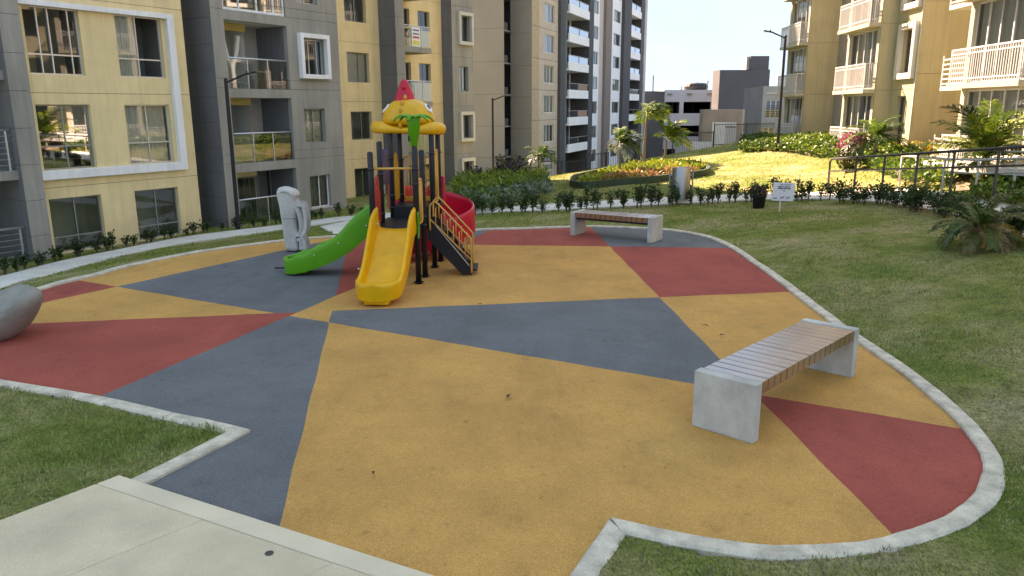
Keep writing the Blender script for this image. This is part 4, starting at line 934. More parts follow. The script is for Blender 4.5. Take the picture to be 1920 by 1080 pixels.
for k, (x, y, h) in posts.items():
    p = MB().lathe([(0,-.05),(.044,-.05),(.044,h-.03),(.036,h-.008),(.02,h),(0,h)], 14, L_(x,y,0)).build('post', BPOST, ps, smooth=True)
    MB().lathe([(.0,.001),(.075,.001),(.075,.010),(.046,.012),(.0,.012)], 14, L_(x,y,0)).build('foot_plate', BPOST, p)
MB().box(*[v for a in ((-2.05-PC.x,-1.40-PC.x),(11.46-PC.y,12.62-PC.y)) for v in a], .78, .85).build('deck', PBL, ps, bevel=.01)
MB().box(-1.95-PC.x,-1.29-PC.x,12.64-PC.y,13.28-PC.y,.96,1.03).build('deck', PBL, ps, bevel=.01)
MB().box(-1.95-PC.x,-1.32-PC.x,12.60-PC.y,12.635-PC.y,.66,1.02).build('riser_panel', PBL, ps)
def sweep(name, frames, m, wi, h0, h1, sk=.09, th=.075, ends=None, parent=None):
    """trough swept along frames (pos, lateral, up, inner scale, outer scale, rim scale)"""
    rows = []
    for (p, lat, up, ki, ko, kr) in frames:
        a, b = h0*kr, h1*kr; w = wi*ki; q = wi*ko+th*ko if ko < 1 else wi+th; flat = 0.0 if ki > .02 else 1.0
        def pt(x, z): return tuple(p+lat*x+up*z)
        bz0, bz1 = (a*flat, b*flat); x3 = (w+q)/2
        sec = [(-w*.96,bz0),(-w*.5,0.0+bz0*.98-.012*(1-flat)),(0,-.018*(1-flat)+bz0),(w*.5,-.012*(1-flat)+bz1*.98),(w*.96,bz1),(w+(q-w)*.08,max(b*.35,bz1)),(w+(q-w)*.16,max(b*.8,bz1)),(w+(q-w)*.32,b*.97),(x3,b),(w+(q-w)*.80,b*.97),(q*.985,b*.84),(q,b*.55),(q,-sk*.7),(q*.97,-sk),(q*.8,-sk*1.0),
               (w*.6,-.05),(0,-.055),(-w*.6,-.05),(-q*.8,-sk),(-q*.97,-sk),(-q,-sk*.7),(-q,a*.55),(-q*.985,a*.84),(-w-(q-w)*.80,a*.97),(-x3,a),(-w-(q-w)*.32,a*.97),(-w-(q-w)*.16,max(a*.8,bz0)),(-w-(q-w)*.08,max(a*.35,bz0))]
        rows.append([pt(x, z) for x, z in sec])
    mb = MB(); n = len(rows[0]); vs = [v for r in rows for v in r]; fs = []
    for i in range(len(rows)-1):
        for k in range(n): fs.append((i*n+k, i*n+(k+1) % n, (i+1)*n+(k+1) % n, (i+1)*n+k))
    fs += [tuple(range(n-1,-1,-1)), tuple(range((len(rows)-1)*n, len(rows)*n))]
    mb.add(vs, fs); o = mb.build(name, m, parent, smooth=True, fix=True)
    o.data.set_sharp_from_angle(angle=radians(60)); return o
def chute(start, end, prof, wi, hf, m, name, sk, R=.30, bulge=0.0):
    s = Vector(start); e = Vector(end); d = (e-s); d.z = 0; Lh = d.length; d.normalize(); lat = Vector((d.y,-d.x,0)); P = smooth_poly([(a, z, 0) for a, z in prof], 7); fr = []
    tot = prof[-1][0]
    for i, q in enumerate(P):
        a = P[max(i-1,0)]; b = P[min(i+1,len(P)-1)]; t = Vector((b.x-a.x, b.y-a.y)).normalized(); up = (Vector((0,0,1))*t.x-d*t.y).normalized()
        pos = s+d*q.x; pos.z = q.y; x = (q.x-(tot-R))/R
        ko = sqrt(max(0.0, 1-max(0,x)**2)) if x > 0 else 1.0; xi = (q.x-(tot-R))/(R-.075); ki = sqrt(max(0,1-xi*xi)) if 0 < xi < 1 else (0.0 if xi >= 1 else 1.0)
        g = 1+bulge*max(0, min(1, (q.x/tot-.5)*2))
        fr.append((Vector(L_(*pos)), lat, up, ki*g, max(ko*g, .02), hf(q.x/tot)))
    # refine the rounded end
    return sweep(name, fr, m, wi, 1.0, 1.0, sk, parent=ps)
prof_y = [(0,.855),(.10,.85),(.22,.80),(.45,.60),(.70,.385),(.95,.235),(1.12,.185),(1.22,.17),(1.30,.165),(1.36,.163),(1.40,.162),(1.43,.161),(1.45,.16)]
ys = chute((-1.745,11.47,0),(-1.865,10.05,0), prof_y, .245, lambda t: .19*(1-t)**2+.115+.02*(t>.8), PY, 'slide', .10, R=.34)
ys['label'] = 'yellow straight slide facing the open floor'
MB().box(-.17,.17,-.08,.09,0,.13).build('slide_foot', PY, ys, loc=L_(-1.84,10.17,0), rotz=radians(-5), bevel=.02)
lf = [(0,0),(.05,.05),(.10,.14),(.12,.26),(.09,.36),(.03,.40),(.02,.30),(.05,.2),(.02,.1)]
o = extrude_curve('leaf_ornament', [lf], .03, .008, PG, ys); o.location = L_(-1.395,11.38,.70); o.rotation_euler = (0,0,radians(95))
prof_g = [(0,.87),(.12,.855),(.3,.74),(.55,.53),(.8,.38),(1.02,.28),(1.22,.215),(1.36,.18),(1.46,.165),(1.53,.16),(1.58,.158),(1.61,.156),(1.63,.155)]
gs = chute((-2.08,12.32,0),(-3.72,12.30,0), prof_g, .20, lambda t: .17*(1-t)**1.5+.10+.035*math.exp(-((t-.62)/.07)**2)+.03*math.exp(-((t-.82)/.05)**2), PG, 'slide', .15, R=.24)
gs['label'] = 'green wavy slide running left'
MB().box(-.10,.10,-.14,.14,0,.10).build('slide_foot', PG, gs, loc=L_(-3.42,12.31,0), bevel=.02)
for (x, z, r) in ((-3.50,.17,.038),(-2.42,.62,.036)): MB().lathe([(0,-.012),(r,-.012),(r,0),(r*.55,.002),(r*.5,-.004),(0,-.004)], 16).build('cap', PG, gs, loc=L_(x,12.035,z)).rotation_euler = (pi/2,0,0)
# spiral slide
CX, CY, RM = -1.46, 14.02, .49; fr = []
for i in range(61):
    t = i/60; a = radians(228-365*t); z = 1.0-.84*t**1.15
    p = Vector((CX+RM*cos(a), CY+RM*sin(a), z)); rad = Vector((cos(a), sin(a), 0)); fr.append((Vector(L_(*p)), rad, Vector((0,0,1)), 1.0, 1.0, 1.0-.25*max(0,t-.8)*5*.5))
sp = sweep('slide', fr, PR, .225, .13, .36, .13, parent=ps); sp['label'] = 'red spiral slide curling round at the back'
MB().lathe([(0,0),(.07,0),(.07,1.2),(.05,1.24),(0,1.24)], 14, L_(CX,CY,0)).build('spiral_post', PR, sp, smooth=True)
for x in (-1.20,-1.93): MB().box(x-.035-PC.x,x+.035-PC.x,13.30-PC.y,13.56-PC.y,.95,1.46).build('entry_panel', PR, sp, bevel=.02)
# roof
RC = Vector((-1.69, 12.98, 0)); n = 48; rows = []
PYR = plastic('plastic_amber', (0.86,0.38,0.02))
def lobe(th): return max(max(0,cos(th-pi*1.03))**3.2, max(0,cos(th+.30))**3.2, .55*max(0,cos(th-pi/2))**2)
for (f_, z) in ((0.0,2.235),(.90,2.235),(.975,2.205),(1.03,2.23),(1.055,2.29),(1.03,2.345),(.94,2.385),(.84,2.40)):
    r_ = []
    for k in range(n+1):
        th = 2*pi*k/n; l = lobe(th); R = (.425+.175*l)*f_ if f_ > .85 else 0; zz = z if z < 2.25 else 2.25+(z-2.25)*(.35+.75*l)
        if f_ > .93: zz -= .025*max(0,cos(th+.3))**2
        r_.append(L_(RC.x+R*cos(th), RC.y+R*sin(th), zz))
    rows.append(r_)
for (r, z) in ((.425,2.36),(.432,2.43),(.418,2.51),(.38,2.59),(.315,2.665),(.23,2.72),(.12,2.752),(.001,2.76)):
    rows.append([L_(RC.x+r*cos(2*pi*k/n), RC.y+r*sin(2*pi*k/n), z) for k in range(n+1)])
roof = MB().grid(rows).build('roof', PYR, ps, smooth=True, fix=True)
hat = MB().lathe([(0,2.69),(.178,2.69),(.185,2.705),(.175,2.73),(.145,2.83),(.105,2.93),(.068,3.01),(.045,3.045),(.022,3.06),(0,3.062)], 24, L_(RC.x-.05,RC.y-.02,0)).build('hat', PR, roof, smooth=True)
MB().sphere(L_(RC.x-.05,RC.y-.14,2.93),.035,10,8).build('hat_knob', PR, roof, smooth=True)
for az, in ((-22,),(197,)):
    a = radians(az); rot = Matrix.Rotation(a,3,'Z')@Matrix.Rotation(radians(-38),3,'Y')
    c = Vector((RC.x+.372*cos(a), RC.y+.372*sin(a), 2.60)); e = MB().sphere(L_(*c),.085,16,10,(.28,.85,1.05),rot).build('eye', PW, roof, smooth=True)
    c2 = c+rot@Vector((.022,-.012 if az < 0 else .012,.012)); MB().sphere(L_(*c2),.045,12,8,(.22,.7,1.0),rot).build('pupil', PBL, roof, smooth=True)
for (z, r) in ((2.76,.05),(2.665,.055),(2.56,.045),(2.45,.03),(2.33,.035)):
    rr = {2.76:.155,2.665:.30,2.56:.385,2.45:.425,2.33:.445}[z]; a = radians(-101)
    MB().sphere(L_(RC.x+rr*cos(a),RC.y+rr*sin(a),z),r,10,8,(.8,.8,1.2)).build('crest_bead', PO, roof, smooth=True)
# palm ornament on the front post
pa = MB().lathe([(0,2.06),(.048,2.06),(.05,2.10),(.056,2.105),(.058,2.14),(.066,2.145),(.070,2.20),(.078,2.205),(.098,2.40),(.102,2.47),(.07,2.50),(0,2.50)], 18, L_(-1.43,11.5,0)).build('palm_ornament', PG, ps, smooth=True)
for k in range(6):
    a = radians(20+60*k); m_ = MB(); rows = []
    for i in range(7):
        t = i/6; r = .06+.24*t; z = 2.47+.07*sin(t*2.2)-.10*t*t; wd = .055*sin(pi*(.18+.8*t))+.008
        c = Vector((r*cos(a), r*sin(a), z)); s = Vector((-sin(a), cos(a), 0)); zz = (1 if i % 2 else .72)
        rows.append([tuple(Vector(L_(-1.43,11.5,0))+c-s*wd*zz+Vector((0,0,-.018))), tuple(Vector(L_(-1.43,11.5,0))+c+Vector((0,0,.012))), tuple(Vector(L_(-1.43,11.5,0))+c+s*wd*zz+Vector((0,0,-.018))), tuple(Vector(L_(-1.43,11.5,0))+c+Vector((0,0,-.03)))])
    rows = [r+[r[0]] for r in rows]; MB().grid(rows).build('palm_leaf', PG, pa, smooth=True, fix=True)
# panels between posts
def keep(o, par): o.matrix_parent_inverse = par.matrix_basis.inverted(); return o
def panel(name, a, b, z0, z1, m, pts=None, th=.035, y0=0):
    a = Vector(a); b = Vector(b); L = (b-a).length; ang = atan2(b.y-a.y, b.x-a.x)
    poly = pts or [(0,0),(L,0),(L,z1-z0),(0,z1-z0)]; poly = [(x*L if pts else x, z*(z1-z0) if pts else z) for x, z in poly]
    o = extrude_curve(name, [poly], th, .01, m, ps); o.location = L_(a.x,a.y,z0); o.rotation_euler = (0,0,ang); return o
pk = [(.08,0),(.92,0),(.95,.6),(.82,.72),(.72,.93),(.55,1),(.35,.93),(.2,.75),(.05,.62)]
cl = panel('climbing_panel', (-2.07,11.55), (-2.04,11.93), .88, 1.62, PRO, pk)
for q in range(5): MB().sphere(L_(-2.09,11.65+.07*(q%3),1.0+.11*q),.03,8,6).build('climbing_hold', PRO, cl, smooth=True).matrix_parent_inverse = cl.matrix_basis.inverted()
panel('window_panel', (-2.03,12.03), (-1.99,12.65), 1.42, 1.98, PP, [(.05,.0),(.95,.05),(1,.5),(.8,.62),(.75,1),(.5,.85),(.3,1),(.22,.62),(0,.5)])
pyl = panel('climbing_panel', (-1.95,12.76), (-1.92,13.2), 1.10, 1.88, PO, pk)
for q in range(4): MB().sphere(L_(-1.97,12.88+.08*(q%2),1.25+.12*q),.028,8,6).build('climbing_hold', PO, pyl, smooth=True).matrix_parent_inverse = pyl.matrix_basis.inverted()
def bar_panel(a, b, z0, z1, n=5, r=.010, fr=.015, m=ORM):
    a = Vector((*a,0)); b = Vector((*b,0)); f = MB(); rr = .07; d = (b-a); L = d.length; d.normalize(); pts = []
    for (cx, cz, s0) in ((rr,z0+rr,180),(L-rr,z0+rr,270),(L-rr,z1-rr,0),(rr,z1-rr,90)):
        for k in range(5): t = radians(s0+22.5*k); pts.append(Vector(L_(*(a+d*(cx+rr*cos(t)))[:2],0))+Vector((0,0,cz+rr*sin(t))))
    f.tube(pts, fr, 8, closed=True)
    for k in range(1, n+1): q = a+d*L*k/(n+1); f.tube([L_(q.x,q.y,z0), L_(q.x,q.y,z1)], r, 6)
    return f.build('guard_rail', m, ps, smooth=True)
bar_panel((-1.42,11.56),(-1.39,11.90),.88,1.55,4); bar_panel((-1.28,12.76),(-1.26,13.2),1.07,1.92,4); bar_panel((-1.85,13.28),(-1.34,13.28),1.08,1.80,7)
o = MB().tube([L_(-2.08,11.5,1.73),L_(-1.44,11.5,1.73)],.017,8).build('cross_bar', ORM, ps, smooth=True)
MB().box(-1.84-PC.x,-1.33-PC.x,13.25-PC.y,13.31-PC.y,1.04,1.12).build('kick_board', PO, ps, bevel=.01)
for k, zs_ in {'E':(.82,1.05,1.72),'A':(.82,1.05,1.5,1.72),'B':(.82,.95,1.5),'F':(.82,1.0,1.6),'C':(.82,1.0,1.88),'D':(1.0,1.12,1.88),'G':(1.0,1.2,1.8),'H':(1.0,1.15,1.75)}.items():
    for z in zs_: MB().lathe([(.043,-.022),(.051,-.02),(.051,.02),(.043,.022)], 14, L_(posts[k][0],posts[k][1],z)).build('clamp', BPOST, ps, smooth=True)
for s_sl, pts_ in ((ys, [(-1.99,11.30,.93),(-1.50,11.30,.93),(-2.16,10.6,.40),(-1.55,10.62,.40)]), (gs, [(-2.3,12.03,.80),(-2.75,12.03,.52),(-3.15,12.03,.33)])):
    for q in pts_: MB().sphere(L_(*q),.014,8,6).build('bolt', ALU, s_sl, smooth=True)
# stairs
st = MB().add([L_(-1.33,12.04,.86),L_(-1.22,12.04,.86),L_(-.66,12.04,.16),L_(-.64,12.04,.0),L_(-.80,12.04,.0),L_(-1.33,12.04,.58),
    L_(-1.33,12.065,.86),L_(-1.22,12.065,.86),L_(-.66,12.065,.16),L_(-.64,12.065,.0),L_(-.80,12.065,.0),L_(-1.33,12.065,.58)],
    [(5,4,3,2,1,0),(6,7,8,9,10,11)]+[(i,(i+1)%6,6+(i+1)%6,6+i) for i in range(6)]).build('stair_stringer', PBL, ps)
s2 = st.copy(); COL.objects.link(s2); s2.location = (0,.53,0)
for q in range(5): MB().box(-1.22+.125*q-PC.x,-1.06+.125*q-PC.x,12.067-PC.y,12.567-PC.y,.675-.155*q,.705-.155*q).build('stair_tread', PBL, ps)
hl = MB().tube([L_(-1.24,12.033,.845),L_(-.68,12.033,.145)],.006,6).build('stair_trim', ALU, ps)
for yy in (12.03,12.60):
    top = smooth_poly([(-1.29,yy,.72),(-1.29,yy,1.05),(-1.27,yy,1.13),(-1.21,yy,1.165),(-1.14,yy,1.12),(-.72,yy,.665),(-.665,yy,.60),(-.645,yy,.52),(-.645,yy,.03)],4)
    r = MB().tube([L_(*p) for p in top],.014,8).tube([L_(-1.29,yy,.90),L_(-.65,yy,.24)],.012,8).build('stair_rail', ORM, ps, smooth=True)
    for q in range(1,7): x = -1.29+.64*q/7; MB().tube([L_(x,yy,.90-.66*q/7),L_(x,yy,1.19-.66*q/7-.02)],.009,6).build('baluster', ORM, r, smooth=True)

# ================================================================== BENCHES, SCULPTURES, STREET FURNITURE
BCON = mat('bench_concrete', (0.49,0.455,0.40), .8, .24, 3.2, .3, 110, fine=.12, stretch=(1,1,.8)); BWOOD = mat('bench_wood', (0.19,0.080,0.040), .35, .18, 2.5, .0, 40, col2=(0.23,0.105,0.052), coat=1.0); BWOOD.node_tree.nodes['Principled BSDF'].inputs['Coat IOR'].default_value = 2.25; BWOOD.node_tree.nodes['Principled BSDF'].inputs['Coat Roughness'].default_value = .24
def bench(label, c, ang, L, Wd, Hh, n, group):
    b = thing('park_bench', label, 'bench', (c.x, c.y, 0), ang, group); t = .105
    for s in (-1, 1):
        MB().box(min(s*L/2, s*(L/2-t)), max(s*L/2, s*(L/2-t)), -Wd/2, Wd/2, -.02, Hh).build('support', BCON, b, bevel=.008)
    L0 = L-2*t-.02; p = L0/n
    me = MB().box(-p/2+.006, p/2-.006, -Wd/2+.012, Wd/2-.012, -.105, 0).mesh('slat', BWOOD)
    for k in range(n):
        o = bpy.data.objects.new('slat', me); COL.objects.link(o); o.parent = b; o.location = (-L0/2+p*(k+.5), random.uniform(-.002,.002), Hh-.006+random.uniform(-.0015,.0015)); o.rotation_euler = (random.uniform(-.004,.004), random.uniform(-.006,.006), 0)
        md = o.modifiers.new('bevel','BEVEL'); md.width = .005; md.segments = 2
    MB().box(-L0/2, L0/2, -Wd/2+.09, -Wd/2+.13, Hh-.16, Hh-.112).box(-L0/2, L0/2, Wd/2-.13, Wd/2-.09, Hh-.16, Hh-.112).build('under_bar', BLK, b)
    return b
Hb = .475
q1, q2, q3 = G(1420,720,Hb), G(1612,610,Hb), G(1293,690,Hb)
q1 = (q1+G(1410,833))/2; q2 = (q2+G(1604,706))/2
d = Vector(((q2-q1).x, (q2-q1).y, 0)); Lb = d.length; d.normalize(); nn = Vector((-d.y, d.x, 0))
bench('concrete bench with red-brown slats on the near ochre and red floor', q1+d*Lb/2+nn*.275, atan2(d.y, d.x), Lb, .55, Hb, 17, 'concrete and wood benches')
f1, f2 = G(1096,400.5,Hb), G(1222,409.5,Hb); f1 = (f1+G(1095,440.5))/2; f2 = (f2+G(1224,453.5))/2
d2 = Vector(((f2-f1).x, (f2-f1).y, 0)); d2.normalize(); nn2 = Vector((-d2.y, d2.x, 0))
bench('distant concrete bench at the far edge of the coloured floor, by the kerb', f2-d2*.92+nn2*.275, atan2(d2.y, d2.x), 1.84, .55, Hb, 14, 'concrete and wood benches')

STONE = mat('cast_stone', (0.52,0.50,0.45), .75, .16, 2.2, .3, 50, fine=.12)
# standing carved sculpture: body outline with two oval openings
sc = thing('sculpture', 'tall pale carved stone sculpture with an oval hole, behind the green slide', 'sculpture', (-4.10, 14.30, 0))
body = [(-.17,0),(.10,0),(.13,.14),(.17,.2),(.20,.10),(.215,0.02),(.245,.02),(.255,.30),(.27,.45),(.26,.62),(.21,.82),(.14,.97),(.175,1.04),(.15,1.10),(.10,1.14),(.02,1.17),(-.08,1.195),(-.20,1.19),(-.26,1.15),(-.285,1.05),(-.25,.86),(-.225,.6),(-.20,.3)]
body = [(x*.86, z) for x, z in body]
body = [(p.x, p.y) for p in smooth_poly([(x, z, 0) for x, z in body+body[:1]], 5)[:-1]]
hole = [(.158+.056*cos(2*pi*k/26)*(1-.25*sin(2*pi*k/26)), .60+.235*sin(2*pi*k/26)+.05*cos(2*pi*k/26)) for k in range(26)]
so = extrude_curve('body', [body, hole], .30, .085, STONE, sc, 5)
m_ = MB()
for (pts, r) in (([(-.20,-.12,1.06),(-.11,-.15,1.13),(.0,-.155,1.11),(.07,-.14,1.03),(.11,-.1,.95)],.03),):
    P = smooth_poly(pts,5); m_.tube(P,[r*(.45+.55*sin(pi*(i+.5)/len(P))) for i in range(len(P))],10)
m_.build('fold', STONE, sc, smooth=True)
MB().box(-.165,.10,-.152,-.146,.615,.622).build('seam', JOINT, sc)
# leaf-shaped hollow sculpture at the left edge
s2_ = thing('sculpture', 'grey leaf-shaped hollow stone sculpture at the left edge of the red floor', 'sculpture', (-6.09, 8.72, -.09), radians(0))
vs = []; fs = []; NU, NV = 56, 36; dh = Vector((-.35,-.50,.79)).normalized(); rotb = Matrix.Rotation(radians(-24),3,'Y')
for i in range(NV+1):
    th = pi*i/NV
    for k in range(NU):
        p = Vector((sin(th)*cos(2*pi*k/NU), sin(th)*sin(2*pi*k/NU), cos(th))); t = p.dot(dh)+.16*sin(p.x*2.4+.5); r = 1.0
        if t > .25: f = min(1, (t-.25)/.22); r = 1-.30*(f*f*(3-2*f))-.05
        tp = 1-.28*max(0, p.x)**2; q = rotb@Vector((p.x*.58*r*(1+.10*max(0,p.x)**4), p.y*.42*r*tp, p.z*.34*r*tp)); vs.append(q+Vector((0,0,.355)))
for i in range(NV):
    for k in range(NU): fs.append((i*NU+k, (i+1)*NU+k, (i+1)*NU+(k+1)%NU, i*NU+(k+1)%NU))
mb = MB(); mb.add(vs, fs); o = mb.build('shell', mat('grey_stone', (0.27,0.25,0.21), .55, .22, 3.2, .3, 50, fine=.12), s2_, smooth=True, fix=True); o.data.set_sharp_from_angle(angle=radians(38))

LP = mat('lamp_black', (0.012,0.012,0.014), .5, .1, 5, 0)
def lamp(label, base, h, adx, arm=.62, rise=.24):
    l = thing('street_lamp', label, 'street lamp', base, 0, 'black lamp posts with one arm')
    p = MB().lathe([(0,-.3),(.065,-.3),(.06,.0),(.052,h-.03),(.052,h),(0,h)], 12).build('pole', LP, l, smooth=True)
    MB().box(-.09,.09,-.09,.09,0,.02).build('base_plate', LP, l)
    e = Vector((adx*arm, -.08, h-.12+rise)); MB().bar((0,0,h-.12), e, .035, .05).build('arm', LP, l)
    f = e+Vector((adx*.30,0,.05)); hd = MB().bar(e-Vector((adx*.06,0,.02)), f, .15, .045).build('lamp_head', LP, l, bevel=.012)
    MB().lathe([(0,0),(.025,0),(.022,.05),(0,.055)],10,(e.x+adx*.03,e.y,e.z+.03)).build('sensor', LP, hd)
    MB().box(min(e.x,f.x)+.03,max(e.x,f.x)-.03,e.y-.05,e.y+.05,e.z-.012,e.z-.004).build('diffuser', mat('diffuser',(0.5,0.5,0.48),.5), hd)
b1 = AY(447,425,22.9); lamp('black lamp post with angled head standing against the grey balcony block', (b1.x,b1.y,b1.z), 4.3, 1)
b2_ = AY(925,347,39.7); lamp('thin black lamp post in front of the blank brown wall', (b2_.x,b2_.y,b2_.z), 4.35, 1)
b3_ = AY(1458,273,32.2); lamp('black lamp post on the sunlit hill beside the ochre block, arm to the left', (b3_.x,b3_.y,b3_.z), 4.35, -1)

SST = mat('stainless', (0.36,0.355,0.34), .38, .06, 6, .05, 120, metal=1.0, stretch=(1,1,.05))
bp = T(1275,383); tb = thing('litter_bin', 'tall stainless steel litter bin hung in a post frame by the hedge', 'bin', bp)
MB().lathe([(0,.14),(.235,.14),(.25,.155),(.25,.985),(.243,1.0),(.225,1.0),(.22,.98),(.22,.2),(0,.2)], 32).build('drum', SST, tb, smooth=True).data.set_sharp_from_angle(angle=radians(35))
for s in (-1,1): MB().lathe([(0,-.15),(.022,-.15),(.022,.99),(0,.99)],10,(s*.315,0,0)).bar((s*.30,0,.80),(s*.245,0,.80),.03,.03).build('post', ALUD, tb, smooth=False)
MB().bar((-.31,0,.09),(.31,0,.09),.03,.03).build('cross_bar', ALUD, tb)
# plant pot
pp = T(1422,391); po = thing('plant_pot', 'black plant pot standing on the grass by the white sign', 'plant pot', pp)
MB().lathe([(0,0),(.16,0),(.20,.36),(.215,.37),(.215,.41),(.185,.41),(.18,.36),(0,.36)],20).build('pot', mat('pot_black',(0.014,0.013,0.014),.6,.1), po, smooth=True)
po.scale = (.85,.85,.85)
# sign
sg = T(1461.5,396); sn = thing('grass_sign', 'small white notice board on a stick in the grass with two dog pictograms', 'sign', sg, radians(4))
MB().box(-.016,.016,-.006,.006,-.15,.55).build('stick', mat('sign_stick',(0.62,0.62,0.58),.7), sn)
bd = MB().box(-.27,.27,-.020,-.008,.22,.66).build('board', mat('sign_white',(0.62,0.66,0.72),.5,.04), sn); bd.rotation_euler = (0, radians(3), 0); bd.location = (.035,0,.03)
INK = mat('sign_ink',(0.05,0.055,0.09),.7)
MW = Matrix.Rotation(pi/2,4,'X')
def ink(par, x0, x1, z0, z1, m=INK, y=-.0215, name='printed_line'):
    return MB().box(x0, x1, y, y+.002, z0, z1).build(name, m, par)
pl = MB()
for (z, h, segs) in ((.60,.018,[(-.10,-.03),(-.015,.02),(.035,.085),(.10,.16)]),(.545,.026,[(-.15,-.045),(-.03,.0),(.015,.10),(.115,.15)]),(.505,.026,[(-.15,-.02),(-.005,.06),(.075,.155)]),(.455,.018,[(-.02,.04)]),(.27,.022,[(-.24,-.15)])):
    for a, b in segs: MB().box(a, b, -.0222, -.0202, z, z+h).build('printed_mark', INK, bd)
def dog(x, z, s, fl=1):
    pts = [(-.5,0),(-.42,0),(-.38,.28),(.15,.32),(.2,0),(.28,0),(.34,.36),(.5,.62),(.62,.6),(.6,.74),(.46,.86),(.36,.74),(.25,.55),(-.4,.5),(-.6,.75),(-.64,.7),(-.5,.4)]
    o = extrude_curve('dog_pictogram', [[(p[0]*s*fl, p[1]*s) for p in pts]], .003, .0005, INK, bd); o.location = (x, -.0215, z); return o
dog(-.02,.265,.085); dog(.12,.265,.085)

# ------------------------------------------------------------------ balcony things
bn = thing('banner', 'white, red and yellow printed banner tied inside the small glass balcony', 'banner', (0,0,0))
def LBp(u, v, z): return LW(u, v, z)
BC = [(mat('banner_white',(0.75,0.74,0.70),.7,.04),(0,1)),(mat('banner_navy',(0.05,0.09,0.22),.7),(.80,.87)),(INK,(.62,.68)),(mat('banner_red',(0.55,0.10,0.07),.7),(.42,.52)),(mat('banner_yellow',(0.70,0.55,0.10),.7),(.10,.30))]
bz0, bz1, bu0, bu1 = 5.18, 5.98, 13.08, 13.66
for i, (m, (a, b)) in enumerate(BC):
    off = 1.525-.0015*i; mm = MB(); z0, z1_ = bz0+(bz1-bz0)*a, bz0+(bz1-bz0)*b; pad = 0 if i == 0 else .07
    c4 = [LBp(bu0+pad,-off,z0), LBp(bu1-pad,-off,z0), LBp(bu1-pad,-off,z1_), LBp(bu0+pad,-off,z1_)]
    mm.add(c4, [(0,1,2,3)]).build('banner_sheet' if i == 0 else 'print_stripe', m, bn)
def lb_thing(name, label, cat, u, v, z): return thing(name, label, cat, LW(u, v, z), pi/2-A_L)
tv = lb_thing('television', 'black flat television on the wall of the second-floor living room', 'television', 2.72, -1.80, 1.95)
MB().box(-.45,.40,-.04,.03,-.30,.30).build('screen', mat('tv_black',(0.006,0.006,0.007),.3), tv); MB().box(-.15,.15,.031,.09,-.1,.1).build('bracket', BLK, tv)
fr = MB(); dc = lb_thing('drape', 'white tied drape hanging in the open third-floor balcony', 'drape', 3.0, -.75, 3.1)
for s in (-1,1): 
    P = smooth_poly([(s*.30,0,1.75),(s*.20,0,1.25),(s*.05,0,.82),(s*.04,0,.72)],6); fr.tube(P,[.09-.05*i/len(P) for i in range(len(P))],8)
fr.tube([(0,0,.74),(.02,0,.5),(.03,0,.1)],[.05,.07,.09],8); fr.build('cloth', CURT, dc, smooth=True)
for k, (u, lab) in enumerate(((2.45,'folding chair left on the third-floor glass balcony'),(3.05,'small table with crossed legs on the third-floor glass balcony'))):
    ch = lb_thing('folding_chair' if k == 0 else 'side_table', lab, 'chair' if k == 0 else 'table', u, -.55, 2.97)
    MB().box(-.22,.22,-.2,.2,.42,.45).build('seat' if k == 0 else 'table_top', RW, ch)
    for s in (-1,1): MB().bar((-.2,s*.18,0),(.2,s*.18,.42),.02,.02).bar((.2,s*.18,0),(-.2,s*.18,.42),.02,.02).build('leg', RW, ch)
    if k == 0: MB().box(-.22,.22,.19,.21,.46,.85).build('backrest', RW, ch)
dw = lb_thing('door_leaf', 'grey framed screen leaning in the right part of the third-floor balcony', 'screen', 3.98, -.45, 2.97)
f_ = MB().box(-.33,.33,-.01,.01,0,.05).box(-.33,.33,-.01,.01,.78,.83).box(-.33,-.29,-.01,.01,.05,.78).box(.29,.33,-.01,.01,.05,.78); f_.build('frame', ALUD, dw); MB().box(-.29,.29,-.004,.004,.05,.78).build('mesh', DRK, dw)

# ------------------------------------------------------------------ ramp rails on the right
RLM = mat('rail_steel_backlit', (0.055,0.048,0.042), .4, .15, 6, .05, metal=.3); RLW = mat('rail_white', (0.40,0.37,0.31), .45, .06, 6, 0)  # near rail's steel toned dark: backlit shade put into the colour
rr = thing('ramp_railing', 'steel handrail toned dark as if backlit, with two bars along the near side of the ramp', 'railing')
def rp(Y): t = (21.7-Y)/7.2; return Vector((8.92+.17*t, Y, .22+.66*t))
ys_ = [21.7,20.15,18.7,17.25,15.9,14.5,13.0,11.4,9.8,8.2]
MB().tube([rp(21.72)+Vector((0,0,.0)),rp(21.72)+Vector((0,0,.88)),rp(21.6)+Vector((0,0,.95)),rp(8.0)+Vector((0,0,.95))],.030,10).build('top_rail', RLM, rr, smooth=True)
MB().tube([rp(21.7)+Vector((0,0,.62)),rp(8.0)+Vector((0,0,.62))],.022,8).build('middle_rail', RLM, rr, smooth=True)
for y in ys_[1:]: 
    p = rp(y); MB().lathe([(0,-.7),(.027,-.7),(.027,.93),(0,.93)],10,tuple(p)).build('post', RLM, rr, smooth=True)
    MB().bar(p+Vector((0,-.12,.90)),p+Vector((0,-.12,.80)),.012,.012,up=(0,1,0)).build('bracket', RLM, rr)
r2 = thing('ramp_railing', 'pale sunlit handrail on the far side of the ramp', 'railing')
pw = [T(1685,356),T(1764,370),T(1826,376),T(1896,376),T(1975,384)]
for i, p in enumerate(pw): MB().lathe([(0,-.3),(.026,-.3),(.026,.86),(0,.86)],10,tuple(p)).build('post', RLW, r2, smooth=True)
MB().tube([p+Vector((0,0,.87)) for p in pw],.028,8).build('top_rail', RLW, r2, smooth=True)
MB().tube([p+Vector((0,0,.58)) for p in pw[1:]],.02,8).build('middle_rail', RLW, r2, smooth=True)
